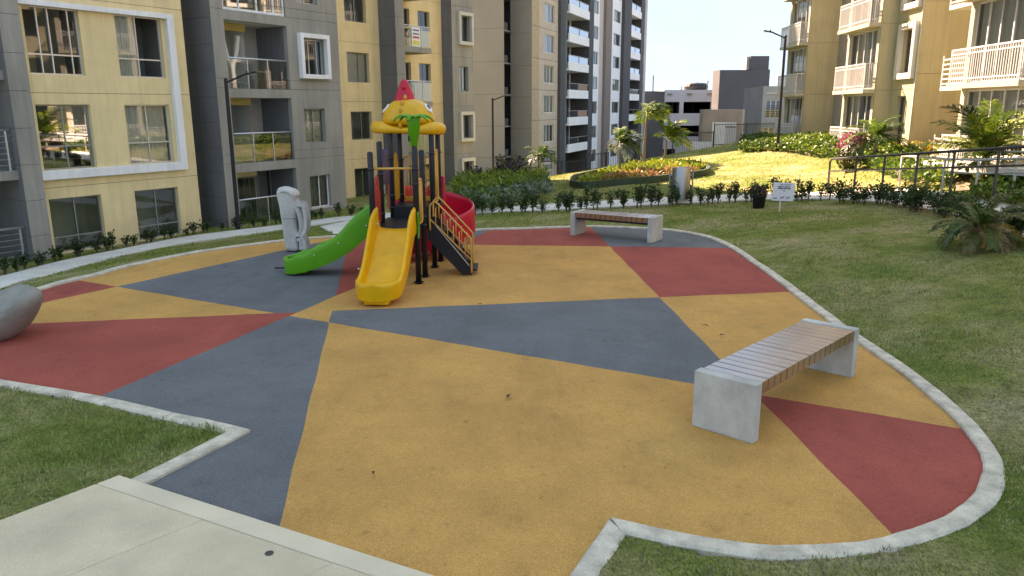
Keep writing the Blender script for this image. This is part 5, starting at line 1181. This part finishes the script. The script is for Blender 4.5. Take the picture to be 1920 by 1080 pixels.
# upper return of the ramp: cast deck on low legs
rd = thing('ramp_deck', None, None); rd['kind'] = 'structure'
d0, d1, d2_, d3 = AY(1682,299,23.0), AY(1765,304,20.5), AY(1990,318,15.6), AY(1990,293,17.6)
dk = [AY(1690,296,23.5), AY(1770,309,19.5), AY(1995,322,15.2), AY(1995,289,17.5)]
mb = MB(); top = [p for p in dk]; mb.add([tuple(p) for p in top]+[(p.x,p.y,p.z-.14) for p in top], [(0,1,2,3),(7,6,5,4),(0,4,5,1),(1,5,6,2),(2,6,7,3),(3,7,4,0)]); mb.build('deck_slab', PATHM, rd, fix=True)
r3 = thing('ramp_railing', 'pale double handrail along the upper ramp deck', 'railing')
for h in (.18,.34): MB().tube([dk[1].lerp(dk[0],.15)+Vector((0,0,h)), dk[2].lerp(dk[3],.1)+Vector((0,0,h))],.02,8).build('rail', RLW, r3, smooth=True)
for t in (.05,.8): p = dk[1].lerp(dk[2],t); MB().lathe([(0,-1.0),(.03,-1.0),(.03,.34),(0,.34)],8,tuple(p+Vector((0,.05,0)))).build('post', RLW, r3, smooth=True)

# ================================================================== VEGETATION
def quads_mesh(name, B, TP, S, m, parent=None, mats=None, idx=None, fold=0.0):
    """leaf-shaped quads: base B, tip TP, half-width vector S (numpy n x 3)"""
    n = len(B); mid = B*.45+TP*.55
    if np.isscalar(fold) and fold: mid = mid+np.array([0,0,1.0])*np.linalg.norm(TP-B,axis=1)[:,None]*fold
    co = np.stack([B, mid+S, TP, mid-S], 1).reshape(-1, 3).astype(np.float32)
    me = bpy.data.meshes.new(name); me.vertices.add(4*n); me.vertices.foreach_set('co', co.ravel()); me.loops.add(4*n); me.loops.foreach_set('vertex_index', np.arange(4*n, dtype=np.int32))
    me.polygons.add(n); me.polygons.foreach_set('loop_start', np.arange(0,4*n,4,dtype=np.int32)); me.polygons.foreach_set('loop_total', np.full(n,4,np.int32))
    for x in (mats or [m]): me.materials.append(x)
    if idx is not None: me.polygons.foreach_set('material_index', idx.astype(np.int32))
    me.update(calc_edges=True); return me
def rand_dirs(n, zmin=-.2, zmax=1.0):
    a = rng.uniform(0, 2*pi, n); z = rng.uniform(zmin, zmax, n); r = np.sqrt(np.maximum(0, 1-z*z)); return np.stack([r*np.cos(a), r*np.sin(a), z], 1)
def perp(D):
    r = rng.normal(size=D.shape); s = np.cross(D, r); return s/np.linalg.norm(s, axis=1)[:, None]
def leaf(n, c, t=.25, r=.5, v=.35): return mat(n, c, r, v, 6, 0, 40, trans=t, spec=.4)
LD = leaf('leaf_dark', (0.022,0.055,0.016)); LM = leaf('leaf_mid', (0.045,0.105,0.02)); LG = leaf('leaf_bright', (0.085,0.17,0.022)); LY = leaf('leaf_yellow', (0.34,0.33,0.035)); LO = leaf('leaf_orange', (0.36,0.14,0.075))
LYG = leaf('leaf_lime', (0.20,0.27,0.03)); LS = leaf('leaf_silver', (0.15,0.20,0.15)); LP_ = leaf('leaf_purple', (0.055,0.03,0.035)); LPK = leaf('flower_pink', (0.62,0.10,0.22)); LOL = leaf('leaf_olive', (0.10,0.115,0.03)); LBR = leaf('leaf_brown', (0.30,0.175,0.08)); LAM = leaf('leaf_amber', (0.42,0.25,0.03))
STEM = mat('stem_brown', (0.10,0.075,0.05), .9); BARK = mat('palm_trunk', (0.20,0.17,0.13), .9, .25, 6, .5, 40, stretch=(1,1,6))
def shrub_mesh(h, w, n, lw=.022, ll=.055, stems=5):
    pts = []; D = []; mb = MB()
    for s in range(stems):
        a = rng.uniform(0, 2*pi); lean = rng.uniform(.1, .55)*w; hh = h*rng.uniform(.65, 1.05); tip = np.array([lean*cos(a), lean*sin(a), hh]); mb.tube([(0,0,-.05), tuple(tip*.5*np.array([.7,.7,1])), tuple(tip)], [.008,.006,.003], 5)
        for k in range(n//stems):
            t = rng.uniform(.22, 1.0)**.8; c = tip*t*np.array([t**.5, t**.5, 1]); pts.append(c+rng.normal(size=3)*np.array([.045,.045,.025])*w/.3); 
    B = np.array(pts); Dn = rand_dirs(len(B), -.15, .95); Lf = rng.uniform(.7, 1.25, len(B))*ll; Wf = Lf*lw/ll
    return quads_mesh('leaves', B, B+Dn*Lf[:,None], perp(Dn)*Wf[:,None], LD, mats=[LD, LM], idx=(rng.random(len(B)) < .22), fold=.08), mb
def shrub_row(label, group, spots, hs, w, nleaf, cat='shrub', name='hedge_shrub', ll=.055, lw=.024):
    var = []
    for q in range(5):
        me, mb = shrub_mesh(1.0*hs, w, nleaf, lw, ll); var.append((me, mb.mesh('stems', STEM)))
    for p in spots:
        me, ms = random.choice(var); t = thing(name, label, cat, (p.x, p.y, hz(p.x, p.y)), random.uniform(0, 6.28), group); s = random.uniform(.75, 1.2); t.scale = (s*random.uniform(.85,1.2), s, s*random.uniform(.85,1.15))
        for nm, mm in (('foliage', me), ('stems', ms)):
            o = bpy.data.objects.new(nm, mm); COL.objects.link(o); o.parent = t
def along(pts, n, jit=.12):
    P = smooth_poly([T(*q) for q in pts], 6); Ls = [0]
    for i in range(1, len(P)): Ls.append(Ls[-1]+(P[i]-P[i-1]).length)
    out = []
    for k in range(n):
        x = (k+.5+random.uniform(-.3,.3))/n*Ls[-1]; i = max(1, min(len(P)-1, int(np.searchsorted(Ls, x)))); f = (x-Ls[i-1])/max(1e-6, Ls[i]-Ls[i-1]); q = P[i-1].lerp(P[i], f)
        out.append(q+Vector((random.uniform(-jit,jit), random.uniform(-jit,jit), 0)))
    return out
shrub_row('small dark green shrub in the row at the foot of the left building', 'shrubs along the left building', along([(-60,530),(20,516),(100,492),(200,470),(300,452),(380,437),(440,430),(530,420),(600,410),(690,404)], 40, .10), .34, .24, 130)
shrub_row('small dark shrub in the row along the near edge of the central path', 'shrubs along the central path', along([(880,405),(1000,400),(1100,395),(1200,390),(1300,385),(1450,378),(1560,376)], 44, .10), .52, .30, 200)
shrub_row('low dark shrub in the dense hedge before the darkened steel handrail', 'hedge shrubs before the handrail', along([(1565,380),(1640,384),(1700,393),(1760,404),(1830,425),(1910,448),(1990,475)], 34, .12), .46, .42, 260)
shrub_row('thin shrub scattered on the lawn side of the central path', 'shrubs beyond the central path', along([(1000,383),(1150,374),(1300,366),(1420,361),(1500,358)], 16, .2), .34, .22, 80)

def world_poly(px): return [T(*q) for q in px]
def cover_bed(name, label, cat, px, dens, mats, wts, hgt, ll, lw, kind='stuff', up=(-.1,.9), clump=.5, extra=None):
    """ground cover: leaves in clumps over a patch of ground"""
    poly = world_poly(px); X = [p.x for p in poly]; Y = [p.y for p in poly]; A = 0
    for i in range(len(poly)): A += poly[i].x*poly[(i+1)%len(poly)].y-poly[(i+1)%len(poly)].x*poly[i].y
    A = abs(A)/2; n = int(A*dens*3)+50
    x = rng.uniform(min(X), max(X), n*2); y = rng.uniform(min(Y), max(Y), n*2); k = inside(poly, x, y); x = x[k]; y = y[k]
    n = min(len(x), int(A*dens)); x = x[:n]; y = y[:n]; gz = H(x, y)
    # clumps: height follows a lumpy field
    f = .5+.5*np.sin(x*5.1+np.sin(y*4.3)*1.6)*np.cos(y*4.7-x*1.3); top = hgt*(1-clump+clump*f)
    z = gz+top*rng.uniform(.15, 1.0, n)**.6; B = np.stack([x, y, z], 1); D = rand_dirs(n, *up); L = rng.uniform(.6, 1.3, n)*ll
    me = quads_mesh(name, B, B+D*L[:,None], perp(D)*(L*lw/ll)[:,None], mats[0], mats=mats, idx=rng.choice(len(mats), n, p=np.array(wts)/sum(wts)), fold=.06)
    o = bpy.data.objects.new(name, me); COL.objects.link(o); tag(o, label, cat, kind=kind); return o
# beds on the right slope
cover_bed('ground_cover','bright green ground cover bank below the ochre building','ground cover',[(1385,286),(1400,270),(1470,264),(1560,262),(1640,272),(1730,296),(1700,312),(1660,330),(1620,316),(1590,303),(1540,297),(1460,286)],420,[LG,LYG,LM],[5,3,3],.38,.13,.045)
cover_bed('ground_cover','bright green ground cover bank beside the ramp foot','ground cover',[(1620,316),(1660,308),(1720,312),(1790,328),(1800,342),(1760,355),(1710,352),(1660,336)],420,[LG,LM,LYG],[5,3,2],.42,.13,.045)
cover_bed('ground_cover','dark green clump at the top of the lit lawn','ground cover',[(1385,286),(1390,268),(1425,262),(1450,270),(1440,284)],380,[LD,LM,LG],[4,3,2],.40,.13,.045)
cover_bed('flower_bed','amber and yellow flowering strip below the ochre building','flower bed',[(1560,268),(1580,260),(1690,264),(1820,276),(1825,288),(1740,294),(1690,283),(1620,276)],420,[LAM,LYG,LO,LM],[5,3,2,2],.36,.11,.04)
cover_bed('hedge','grey green clipped hedge against the ochre wall','hedge',[(1645,266),(1650,258),(1800,262),(1806,274),(1720,272)],700,[LS,LM,LOL],[4,3,3],.62,.09,.035,clump=.2)
cover_bed('ground_cover','bright green planting at the right beyond the ramp rails','ground cover',[(1815,380),(1825,356),(1880,346),(1960,340),(1990,384),(1900,392)],420,[LG,LM,LYG],[5,3,2],.42,.13,.045)
mu = world_poly([(1790,360),(1792,322),(1870,318),(1980,322),(1980,345),(1880,350),(1830,358)])
mm = MB(); P_ = [(p.x,p.y,hz(p.x,p.y)+.03) for p in mu]; mm.add(P_, [tuple(range(len(P_)))]); o = mm.build('bare_soil', mat('soil',(0.20,0.135,0.085),.95,.35,6,.8,30), fix=True); tag(o, kind='structure')
# lush bed behind the red slide
bp1 = [(850,392),(862,352),(920,345),(1010,345),(1032,352),(1030,372),(960,386),(900,400)]
cover_bed('plant_bed','lush yellow green strap-leaved plants behind the red slide','plants',[(850,380),(862,352),(920,345),(1010,345),(1028,352),(1000,366),(930,372)],150,[LG,LYG,LM],[4,5,2],.62,.34,.026,up=(.2,1))
cover_bed('plant_bed','dark green broad-leaved plants along the path behind the red slide','plants',[(850,396),(870,372),(940,370),(985,374),(965,390),(900,402)],220,[LM,LG,LS],[4,3,3],.45,.18,.045)
cover_bed('plant_bed','silver leaved plants at the right end of the lush bed','plants',[(960,378),(970,362),(1020,352),(1034,360),(1030,374)],260,[LS,LM],[5,2],.45,.18,.03,up=(.1,1))
cover_bed('plant_bed','purple leaved plants at the back of the lush bed','plants',[(930,352),(940,343),(985,343),(985,350)],170,[LP_,LOL],[5,1],1.25,.22,.045)
cover_bed('plant_bed','small purple leaved plant before the lowest framed window','plants',[(878,356),(880,347),(900,346),(902,354)],170,[LP_,LS],[4,1],.95,.2,.04)
# island flower bed with dark edging
isl = [(1070,350),(1078,338),(1120,328),(1170,318),(1240,311),(1300,312),(1328,322),(1320,330),(1285,335),(1230,342),(1150,349),(1095,354)]
ed = world_poly(isl); ed = [Vector((p.x,p.y,0)) for p in smooth_poly(ed+ed[:1],5)][:-1]; rows = []; n_ = len(ed); wob = []
eo = offset_poly([Vector((p.x,p.y)) for p in ed], .0)
mb = MB(); vs = []
for i, p in enumerate(ed):
    a = ed[i-1]; b = ed[(i+1)%n_]; t = (b-a); t.z = 0; t.normalize(); nr = Vector((t.y,-t.x,0)); z = hz(p.x,p.y)
    rows.append([tuple(p+nr*.04+Vector((0,0,z-.1))), tuple(p+nr*.04+Vector((0,0,z+.24))), tuple(p-nr*.04+Vector((0,0,z+.24))), tuple(p-nr*.04+Vector((0,0,z-.1)))])
rows.append(rows[0]); mb.grid(rows); o = mb.build('bed_edging', mat('edging_dark',(0.02,0.05,0.03),.6,.3,12), fix=True); tag(o,'dark wavy edging round the palm flower bed','edging')
cover_bed('flower_bed','lime and yellow leaves filling the back of the palm flower bed','flower bed',[(1120,334),(1180,321),(1240,313),(1300,314),(1326,322),(1290,328),(1200,331),(1140,340)],260,[LYG,LY,LG],[4,3,2],.38,.17,.035,up=(.1,1))
cover_bed('flower_bed','yellow leaves at the left tip of the palm flower bed','flower bed',[(1085,348),(1100,340),(1140,334),(1150,342),(1110,350)],260,[LY,LYG],[4,3],.34,.16,.04)
cover_bed('flower_bed','orange and red leaves at the front of the palm flower bed','flower bed',[(1125,347),(1150,338),(1210,331),(1290,327),(1310,330),(1250,337),(1180,344)],280,[LO,LBR,LAM,LYG],[4,3,2,2],.32,.16,.045,up=(.1,1))

# palms
def frond_mesh(L, n, ll, lw, droop, curl=.0, twist=0.0, seg=14):
    """one feather leaf along +x, arching over; leaflets as thin quads"""
    P = []; 
    for i in range(seg+1): t = i/seg; P.append(np.array([L*(t-.18*droop*t**3), 0, L*(.55*t-droop*t*t*.95)]))
    B = []; Tp = []; S = []; P = np.array(P)
    for k in range(n):
        t = .14+.86*k/n; x = t*seg; i = min(seg-1, int(x)); p = P[i]+(P[i+1]-P[i])*(x-i); d = P[i+1]-P[i]; d /= np.linalg.norm(d); up = np.array([-d[2],0,d[0]])
        for s in (-1,1):
            l = ll*(sin(pi*(.12+.80*t))**.7)*rng.uniform(.85,1.12); v = d*.62+np.array([0,s,0])*.85+up*rng.uniform(.0,.45); v /= np.linalg.norm(v); tip = p+v*l+np.array([0,0,-l*rng.uniform(.15,.5)])
            B.append(p); Tp.append(tip); w = np.cross(v, up); w /= np.linalg.norm(w); S.append(w*lw)
    me = quads_mesh('frond_leaflets', np.array(B), np.array(Tp), np.array(S), LM, fold=.10); 
    return me, MB().tube([tuple(p) for p in P], [.016*(1-.85*i/seg)*max(.6,L) for i in range(seg+1)], 5)
def palm(label, base, trunk_h, L, nf, mats, lean=(0,0), droop=.75, wind=None, elev=(.1,1.1), ll=.42, lw=.022, n=26, tr=.05, name='palm_tree', cat='palm tree', base_r=1.5, group=None):
    p = thing(name, label, cat, base, 0, group); top = Vector((lean[0], lean[1], trunk_h))
    P = [(0,0,-.2),(lean[0]*.2,lean[1]*.2,trunk_h*.4),(lean[0]*.6,lean[1]*.6,trunk_h*.75),tuple(top)]
    MB().tube(P, [tr*base_r,tr*1.1,tr*.95,tr*.8], 9).build('trunk', BARK, p, smooth=True)
    var = []
    for m in mats:
        for q in range(2):
            me, rb_ = frond_mesh(L*random.uniform(.9,1.1), n, ll, lw, droop*random.uniform(.8,1.2)); me.materials.clear(); me.materials.append(m)
            bm = bmesh.new(); bm.from_mesh(me); m2 = rb_.mesh('r', m); bm2 = bmesh.new(); bm2.from_mesh(m2); bm.from_mesh(m2); bm.to_mesh(me); bm.free(); bm2.free(); var.append(me)
    for k in range(nf):
        a = 2*pi*k*.618*1.0+random.uniform(-.3,.3); e = elev[0]+(elev[1]-elev[0])*(k/nf)+random.uniform(-.1,.1)
        if wind is not None: a = wind+((a-wind+pi) % (2*pi)-pi)*.55
        o = bpy.data.objects.new('frond', random.choice(var)); COL.objects.link(o); o.parent = p; o.location = top+Vector((0,0,-.02-.05*(1-k/nf))); o.rotation_euler = (random.uniform(-.25,.25), -e+.35, a); s = random.uniform(.85,1.1); o.scale = (s,s,s)
    return p
def up_at(px, py, Y): p = AY(px, py, Y); return p
g_ = 'palms in the flower bed'
p1 = T(1161,333); palm('left palm of the flower bed, swept to the right by wind', p1, 1.35, .95, 15, [LM,LG,LS], (.0,0), .85, radians(12), (.1,1.35), .40, .03, 26, .05)
p2 = T(1206,314); palm('tall slim palm at the back of the flower bed before the slate wall', p2, 2.3, 1.05, 13, [LM,LG,LYG], (.1,0), .80, radians(5), (.1,1.2), .42, .03, 26, .055)
p3 = T(1246,309); palm('right palm of the flower bed, before the white garage', p3, 1.15, 1.15, 14, [LM,LG,LYG], (.05,0), .75, radians(18), (.2,1.35), .42, .03, 26, .05)
p4 = AY(1011,346,42.0); p4.z = hz(p4.x,p4.y); palm('small dark palm in front of the tan brick edge of the tower', p4, 1.25, 1.0, 12, [LM,LD], (.1,0), .8, None, (.1,1.2), .36, .028, 24, .05)
p5 = T(1643,272); p5 = AY(1641,272,25.5); p5.z = hz(p5.x,p5.y); palm('feathery palm beside the pink bougainvillea', p5, .80, 1.2, 17, [LM,LG,LD], (.0,0), .72, None, (.05,1.4), .36, .022, 30, .055)
p6 = AY(1846,288,18.0); p6.z = max(hz(p6.x,p6.y), .9); palm('big glossy palm in front of the near barred balcony', p6, .62, 1.55, 20, [LM,LG,LD,LYG], (.0,0), .55, None, (.2,1.5), .42, .022, 36, .05)
palm('second stem with fronds close beside the big glossy palm', p6+Vector((.14,.1,0)), .5, 1.0, 8, [LG,LYG], (.05,0), .6, None, (.2,1.3), .4, .026, 28, .04)
p7 = T(1836,462); cy = palm('squat cycad with drying yellow and brown lower fronds on the right lawn', p7, .26, 1.02, 20, [LOL,LM,LOL], (0,0), .78, None, (.15,1.35), .17, .012, 44, .11, 'cycad', 'cycad', 1.1)
for k, (a, m) in enumerate(((3.7,LBR),(3.9,LBR),(4.1,LBR),(4.3,LAM),(4.5,LBR),(4.7,LAM),(4.0,LBR),(4.9,LBR),(5.3,LBR),(5.9,LAM),(6.1,LAM),(.1,LAM),(2.9,LM),(3.3,LS),(3.1,LM))):
    me, rb_ = frond_mesh(random.uniform(.5,.8), 34, .15, .009, .95); me.materials.clear(); me.materials.append(m); bm = bmesh.new(); bm.from_mesh(me); m2 = rb_.mesh('r', m); bm.from_mesh(m2); bm.to_mesh(me); bm.free()
    o = bpy.data.objects.new('dry_frond' if m in (LBR,LAM) else 'frond', me); COL.objects.link(o); o.parent = cy; o.location = (0,0,.30); o.rotation_euler = (random.uniform(-.7,.7), random.uniform(-.05,.30) if m is LBR else random.uniform(.0,.25), a+random.uniform(-.2,.2))
# bougainvillea
bo = AY(1592,262,26.0); bo.z = hz(bo.x,bo.y); bv = thing('bougainvillea', 'pink flowering bougainvillea bush before the ochre block', 'shrub', bo)
n = 900; c = rand_dirs(n,-1,1)*rng.uniform(.3,1,n)[:,None]**.5*np.array([.45,.4,.34])+np.array([.1,0,1.0]); D = rand_dirs(n,-.3,1); L = rng.uniform(.05,.10,n)
o = bpy.data.objects.new('blossom', quads_mesh('blossom', c, c+D*L[:,None], perp(D)*(L*.4)[:,None], LPK, mats=[LPK,LS,LM], idx=rng.choice(3,n,p=[.7,.12,.18]))); COL.objects.link(o); o.parent = bv
n = 900; c = rand_dirs(n,-1,1)*rng.uniform(.3,1,n)[:,None]**.5*np.array([.42,.4,.5])+np.array([.05,0,.5]); D = rand_dirs(n,-.3,1); L = rng.uniform(.06,.11,n)
o = bpy.data.objects.new('foliage', quads_mesh('foliage', c, c+D*L[:,None], perp(D)*(L*.4)[:,None], LD, mats=[LD,LM,LBR], idx=rng.choice(3,n,p=[.5,.3,.2]))); COL.objects.link(o); o.parent = bv
s_ = MB()
for k in range(6): a = k; s_.tube([(0,0,-.1),(.12*cos(a),.12*sin(a),.5),(.25*cos(a),.25*sin(a),.95)],[.02,.015,.008],6)
s_.build('stems', STEM, bv)
# pot plant foliage
n = 420; c = rand_dirs(n,-.4,1)*rng.uniform(.3,1,n)[:,None]**.5*np.array([.2,.2,.17])+np.array([0,0,.48]); D = rand_dirs(n,-.2,1); L = rng.uniform(.05,.09,n)
o = bpy.data.objects.new('foliage', quads_mesh('foliage', c, c+D*L[:,None], perp(D)*(L*.4)[:,None], LP_, mats=[LP_,LD,LBR], idx=rng.choice(3,n,p=[.5,.35,.15]))); COL.objects.link(o); o.parent = po
# balcony plants
bpn = lb_thing('potted_plant', 'leafy potted plant behind the second-floor balcony glass', 'potted plant', 4.05, -.6, .98)
MB().lathe([(0,0),(.11,0),(.15,.22),(.13,.22),(0,.2)],14).build('pot', mat('terracotta',(0.28,0.13,0.07),.8), bpn, smooth=True)
n = 500; c = rand_dirs(n,-.5,1)*rng.uniform(.3,1,n)[:,None]**.5*np.array([.42,.3,.36])+np.array([0,0,.45]); D = rand_dirs(n,-.2,1); L = rng.uniform(.06,.12,n)
o = bpy.data.objects.new('foliage', quads_mesh('foliage', c, c+D*L[:,None], perp(D)*(L*.35)[:,None], LM, mats=[LM,LD,LG], idx=rng.choice(3,n,p=[.5,.3,.2]))); COL.objects.link(o); o.parent = bpn

# ------------------------------------------------------------------ grass blades
def grass(name, label, dens_fn, region, n_try, hmin, hmax, seed, GB):
    g = np.random.default_rng(seed); x = g.uniform(region[0], region[1], n_try); y = g.uniform(region[2], region[3], n_try)
    d = np.sqrt(x*x+y*y+EYE*EYE); keep = g.random(n_try) < dens_fn(d)
    # in view of the photograph's side of the lawn (with a margin)
    keep &= np.abs(x) < y*0.78+1.2
    x, y = x[keep], y[keep]; KO = offset_poly(OUT, -KW+.022)+SLAB_EDGE
    k = ~inside(KO, x, y)
    k &= ~inside(SLABP, x, y)
    for f in FEET: k &= ~inside(f, x, y)
    x, y = x[k], y[k]; z = HK(x, y)+0.012*np.sin(x*3.1+y*1.7)*np.sin(y*2.3-x*0.9)
    # patchy height: tufts and worn places
    pf = .5+.5*np.sin(x*2.3+1.3*np.sin(y*1.9))*np.sin(y*2.9+1.1*np.sin(x*1.4)); wear = .5+.5*np.sin(x*.9+2*np.sin(y*.7))*np.sin(y*1.1-x*.4)
    n = len(x); h = g.uniform(hmin, hmax, n)*(.35+.95*pf)*(.6+.6*wear)*(1+1.1*np.maximum(0, np.sin(x*8.7+2*np.sin(y*3.3))*np.sin(y*9.4+1.7*np.sin(x*2.9))-.35)); a = g.uniform(0, 2*pi, n); ln = g.uniform(.1, .85, n)*h
    B = np.stack([x, y, z-.004], 1); TP = B+np.stack([ln*np.cos(a), ln*np.sin(a), h], 1); wd = g.uniform(.0016, .0032, n)*(1+d[keep][k]*.10); S = np.stack([-np.sin(a)*wd, np.cos(a)*wd, 0*wd], 1)
    r = g.random(n)+.75*(wear-.5)+.35*(pf-.5); idx = np.where(r > .62, 0, np.where(r > .34, 1, np.where(r > .12, 2, 3)))
    me = quads_mesh(name, B, TP, S, GB[0], mats=GB, idx=idx); o = bpy.data.objects.new(name, me); COL.objects.link(o); tag(o, label, 'grass', kind='stuff'); return n
GB1 = [leaf('grass_green',(0.145,0.24,0.042),.3,.6,.3), leaf('grass_olive',(0.30,0.31,0.09),.3,.6,.3), leaf('grass_straw',(0.42,0.36,0.19),.3,.7,.25), leaf('grass_brown',(0.24,0.18,0.11),.3,.7,.25)]
GB2 = [GB1[0], leaf('grass_lime',(0.22,0.245,0.038),.3,.6,.25), leaf('grass_gold',(0.28,0.25,0.05),.3,.7,.25), GB1[3]]
n1 = grass('grass', 'short mown grass near the camera', lambda d: np.clip(1.15-(d-5)*.10, .12, 1), (-11, 12, 3.0, 15), 900000, .012, .045, 3, GB1)
n2 = grass('grass', 'mown grass further up the slope', lambda d: np.clip(1.2-(d-12)*.03, .15, 1), (-14, 20, 15, 46), 420000, .02, .055, 4, GB2)
print('blades', n1, n2)
# dry leaves on the floor
def dry_leaf(px, py, s, lab, c):
    p = G(px, py, .008); m = MB(); m.add([(-s,0,0),(-.3*s,.35*s,.012),(s,.05*s,.004),(-.2*s,-.4*s,.010)],[(0,1,2),(0,2,3)]); o = m.build('dry_leaf', mat('dry_leaf',(0.10,0.045,0.025),.8), loc=(p.x,p.y,p.z), rotz=random.uniform(0,6)); tag(o, lab, 'leaf')
dry_leaf(953,743,.06,'curled brown leaf in the middle of the big ochre field',0); dry_leaf(700,887,.035,'small dark leaf at the left of the big ochre field',0); dry_leaf(900,570,.04,'tiny dark leaf on the grey wedge near its upper edge',0)
dry_leaf(1322,610,.05,'thin dark twig leaf on the ochre wedge before the near bench',0); dry_leaf(1355,628,.05,'dark scrap of leaf closest to the near bench on the ochre wedge',0); dry_leaf(421,500,.05,'dark leaf on the grey floor left of the green slide',0)
hs_ = MB().tube([(-3.95,12.55,.02),(-3.80,12.5,.03),(-3.62,12.45,.06)],.016,8).build('black_pipe', BLK, None, smooth=True); tag(hs_,'short black pipe end lying at the tip of the green slide','pipe')
